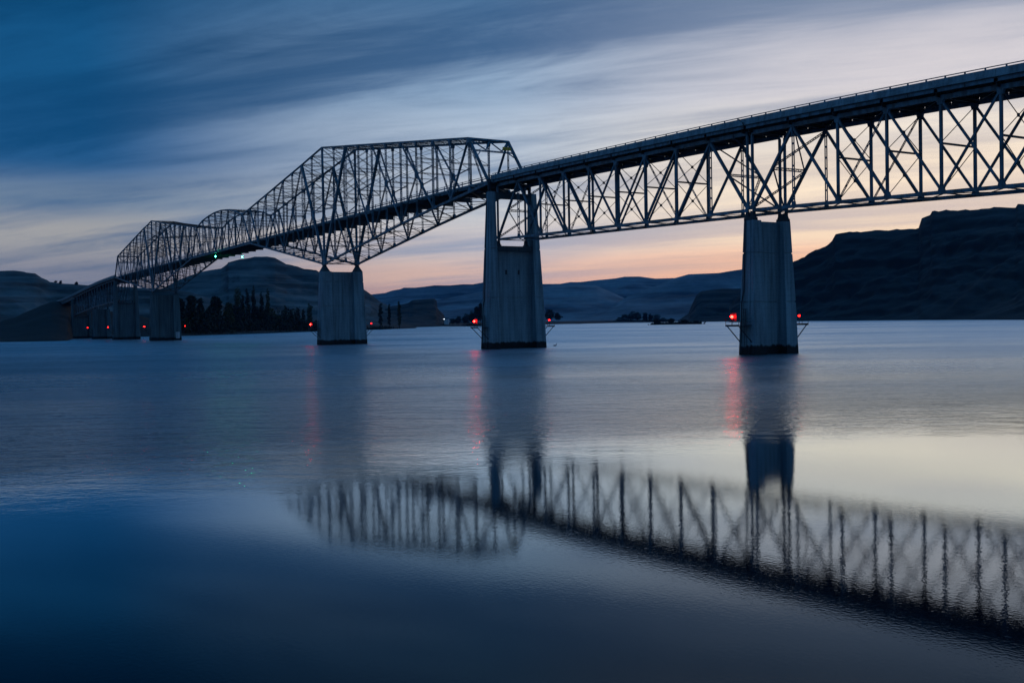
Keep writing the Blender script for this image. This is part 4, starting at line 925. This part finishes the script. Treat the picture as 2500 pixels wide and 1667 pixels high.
for k, (x, y, h, w, lb) in enumerate([(-918,742,6.5,12,'left bush on the small dark islet'), (-902,753,8.0,14,'highest bush on the small dark islet'), (-886,762,6.0,13,'middle bush on the small dark islet'), (-872,769,4.5,10,'right bush on the small dark islet')]):
    tree(x, y, 0.6, h, w, 'round', lb, 420+k, 'bushes on the small islet', LEAFD, 'bush')
# scrub along the bank: nobody could count it
def scrub(name, pts, n, hmax, wid, seed, label):
    rnd = random.Random(seed); m = MB(); P_a = np.array(pts, float); seg = np.r_[0, np.cumsum(np.hypot(np.diff(P_a[:,0]), np.diff(P_a[:,1])))]
    for _ in range(n):
        u = rnd.random()*seg[-1]; x = np.interp(u, seg, P_a[:,0]); y = np.interp(u, seg, P_a[:,1]); hh = hmax*(0.35+0.65*abs(mnoise.noise(Vector((u/14, seed, 0)))*2))
        c = Vector((x+rnd.gauss(0, wid), y+rnd.gauss(0, wid), rnd.random()**1.3*hh+.3)); s = rnd.uniform(.5, 1.5)
        a = Vector((rnd.gauss(0, 1), rnd.gauss(0, 1), rnd.gauss(0, 1))).normalized(); b = a.orthogonal().normalized(); q = a.cross(b)
        m.add([c-b*s-q*s*.5, c+b*s*.8-q*s*.6, c+b*s*.9+q*s*.7, c-b*s*.6+q*s*.6], [(0, 1, 2, 3)])
    o = m.build(name, LEAFD, None, (0,0,0)); o['kind'] = 'stuff'; o['label'] = label; o['category'] = 'scrub'
    return o
scrub('bank_scrub', [(-790,95),(-840,140),(-880,172),(-930,222),(-1040,320)], 26000, 22, 7, 5, 'dark unbroken scrub under the trees of the far bank')
scrub('bank_scrub', [(-1060,345),(-1130,440),(-1290,545)], 4500, 4.5, 5, 6, 'low dark scrub on the bank right of the truss pier')
scrub('shore_scrub', [(-1560,850),(-1700,905),(-1980,1250),(-2100,1480)], 5000, 5, 8, 7, 'low dark scrub along the distant shore')
scrub('island_scrub', [(-2060,1520),(-2020,1585),(-1975,1660)], 5000, 9, 7, 8, 'low dark thicket filling the wooded island between its trees')
scrub('islet_scrub', [(-922,740),(-905,752),(-885,762),(-868,772)], 1500, 4, 2.5, 9, 'dark scrub covering the small islet between its bushes')
# boulders at the water line
rnd = random.Random(3); m = MB()
for _ in range(420):
    u = rnd.random(); x = np.interp(u, [0, .3, 1], [-812, -868, -1035]); y = np.interp(u, [0, .3, 1], [148, 199, 328]); r = rnd.uniform(.5, 1.6)
    cx_, cy__ = x+rnd.gauss(3, 2.5), y+rnd.gauss(0, 2.0)
    vs = []
    for a in range(6):
        q = a*1.047+rnd.random()*.4; vs.append((cx_+math.cos(q)*r*rnd.uniform(.7, 1.2), cy__+math.sin(q)*r*rnd.uniform(.7, 1.2), -.3))
    vs += [(cx_+rnd.uniform(-.3, .3)*r+math.cos(q)*r*.5, cy__+math.sin(q)*r*.5, r*rnd.uniform(.5, 1.1)) for q in (0, 2.1, 4.2)]
    m.add(vs, [(0,1,6),(1,2,7),(1,7,6),(2,3,7),(3,4,8),(3,8,7),(4,5,8),(5,0,6),(5,6,8),(6,7,8)])
o = m.build('shore_rocks', SANDM, None, (0,0,0)); o['kind'] = 'stuff'; o['label'] = 'pale rocks along the waterline below the tall poplars'; o['category'] = 'rocks'

# small white boathouse with a lit lamp on the distant shore
hx, hy = -1883, 954
H_ = thing('boathouse', (hx, hy, 12), 'tiny white house with a lit lamp beneath the end of the block mesa', 'house')
ux = Vector((.53, .85, 0)); uy = Vector((-.85, .53, 0))
def hb(m, a0, a1, b0, b1, z0, z1):
    c = [(a0,b0),(a1,b0),(a1,b1),(a0,b1)]; p = [Vector((hx, hy, 0))+ux*a+uy*b for a, b in c]
    m.hexa([(q.x, q.y, z0) for q in p]+[(q.x, q.y, z1) for q in p])
m = MB(); hb(m, -4.5, 4.5, -3, 3, 4, 16.2); m.build('wall', WHT, H_)
m = MB(); p = [Vector((hx, hy, 0))+ux*a+uy*b for a, b in ((-5,-3.4),(5,-3.4),(5,3.4),(-5,3.4),(-5,0),(5,0))]
m.add([(q.x, q.y, z) for q, z in zip(p, (16.21,16.21,16.21,16.21,18.2,18.2))], [(3,2,1,0),(0,1,5,4),(2,3,4,5),(1,2,5),(3,0,4)]); m.build('roof', DRK, H_)
m = MB(); hb(m, -3, -1.8, -3.06, -3.002, 13, 15); m.build('window', BLK, H_)
q = Vector((hx, hy, 0))-ux*4.9-uy*3.4; m = MB(); m.sphere((q.x, q.y, 16.0), .7, 8, 6); m.build('lamp', WHTL, H_)

# the goose on the water
def goose_mesh(x, y, ang):
    m = MB()
    body = [(-.42,.02,.20),(-.30,.07,.17),(-.10,.15,.15),(.12,.19,.15),(.30,.16,.17),(.42,.10,.22),(.47,.06,.32),(.47,.045,.46),(.49,.045,.57),(.54,.055,.635),(.61,.05,.63),(.67,.022,.615),(.74,.008,.60)]
    ring = []; n = 10
    vs = []; fs = []
    for i, (px, r, pz) in enumerate(body):
        a = body[max(0, i-1)]; b = body[min(len(body)-1, i+1)]; d = Vector((b[0]-a[0], 0, b[2]-a[2])).normalized(); up_ = Vector((-d.z, 0, d.x))
        for k in range(n):
            q = 6.2832*k/n; v = Vector((px, 0, pz))+Vector((0, 1, 0))*math.cos(q)*r+up_*math.sin(q)*r*(.85 if i < 6 else 1)
            vs.append(v)
    for i in range(len(body)-1):
        for k in range(n): fs.append((i*n+k, i*n+(k+1) % n, (i+1)*n+(k+1) % n, (i+1)*n+k))
    fs += [tuple(range(n-1, -1, -1)), tuple((len(body)-1)*n+k for k in range(n))]
    ca, sa = math.cos(ang), math.sin(ang)
    m.add([(x+(v.x*ca-v.y*sa)*1.15, y+(v.x*sa+v.y*ca)*1.15, v.z*1.15-.04) for v in vs], fs)
    return m
o = goose_mesh(-100.3, 23.4, math.atan2(.85, .53)).build('goose', FEATH, None, (-100.3, 23.4, 0), True)
tag(o, 'lone dark goose swimming on the river beside the tallest pier', 'bird')

# ================================================================ evening haze
def hazebox():
    global nt
    m = bpy.data.materials.new('evening_haze'); m.use_nodes = True; nt = m.node_tree; nt.nodes.clear()
    out = N('ShaderNodeOutputMaterial'); v = N('ShaderNodeVolumePrincipled')
    v.inputs['Color'].default_value = (0.10, 0.48, 1.0, 1); v.inputs['Density'].default_value = HAZE
    v.inputs['Anisotropy'].default_value = 0.0
    L(v.outputs[0], out.inputs['Volume'])
    b = MB(); b.box(-9800, 3000, -3000, 9300, -8, 345); o = b.build('haze', m, None, (0, 0, 0)); o['kind'] = 'stuff'
HAZE = 0.000022
hazebox()
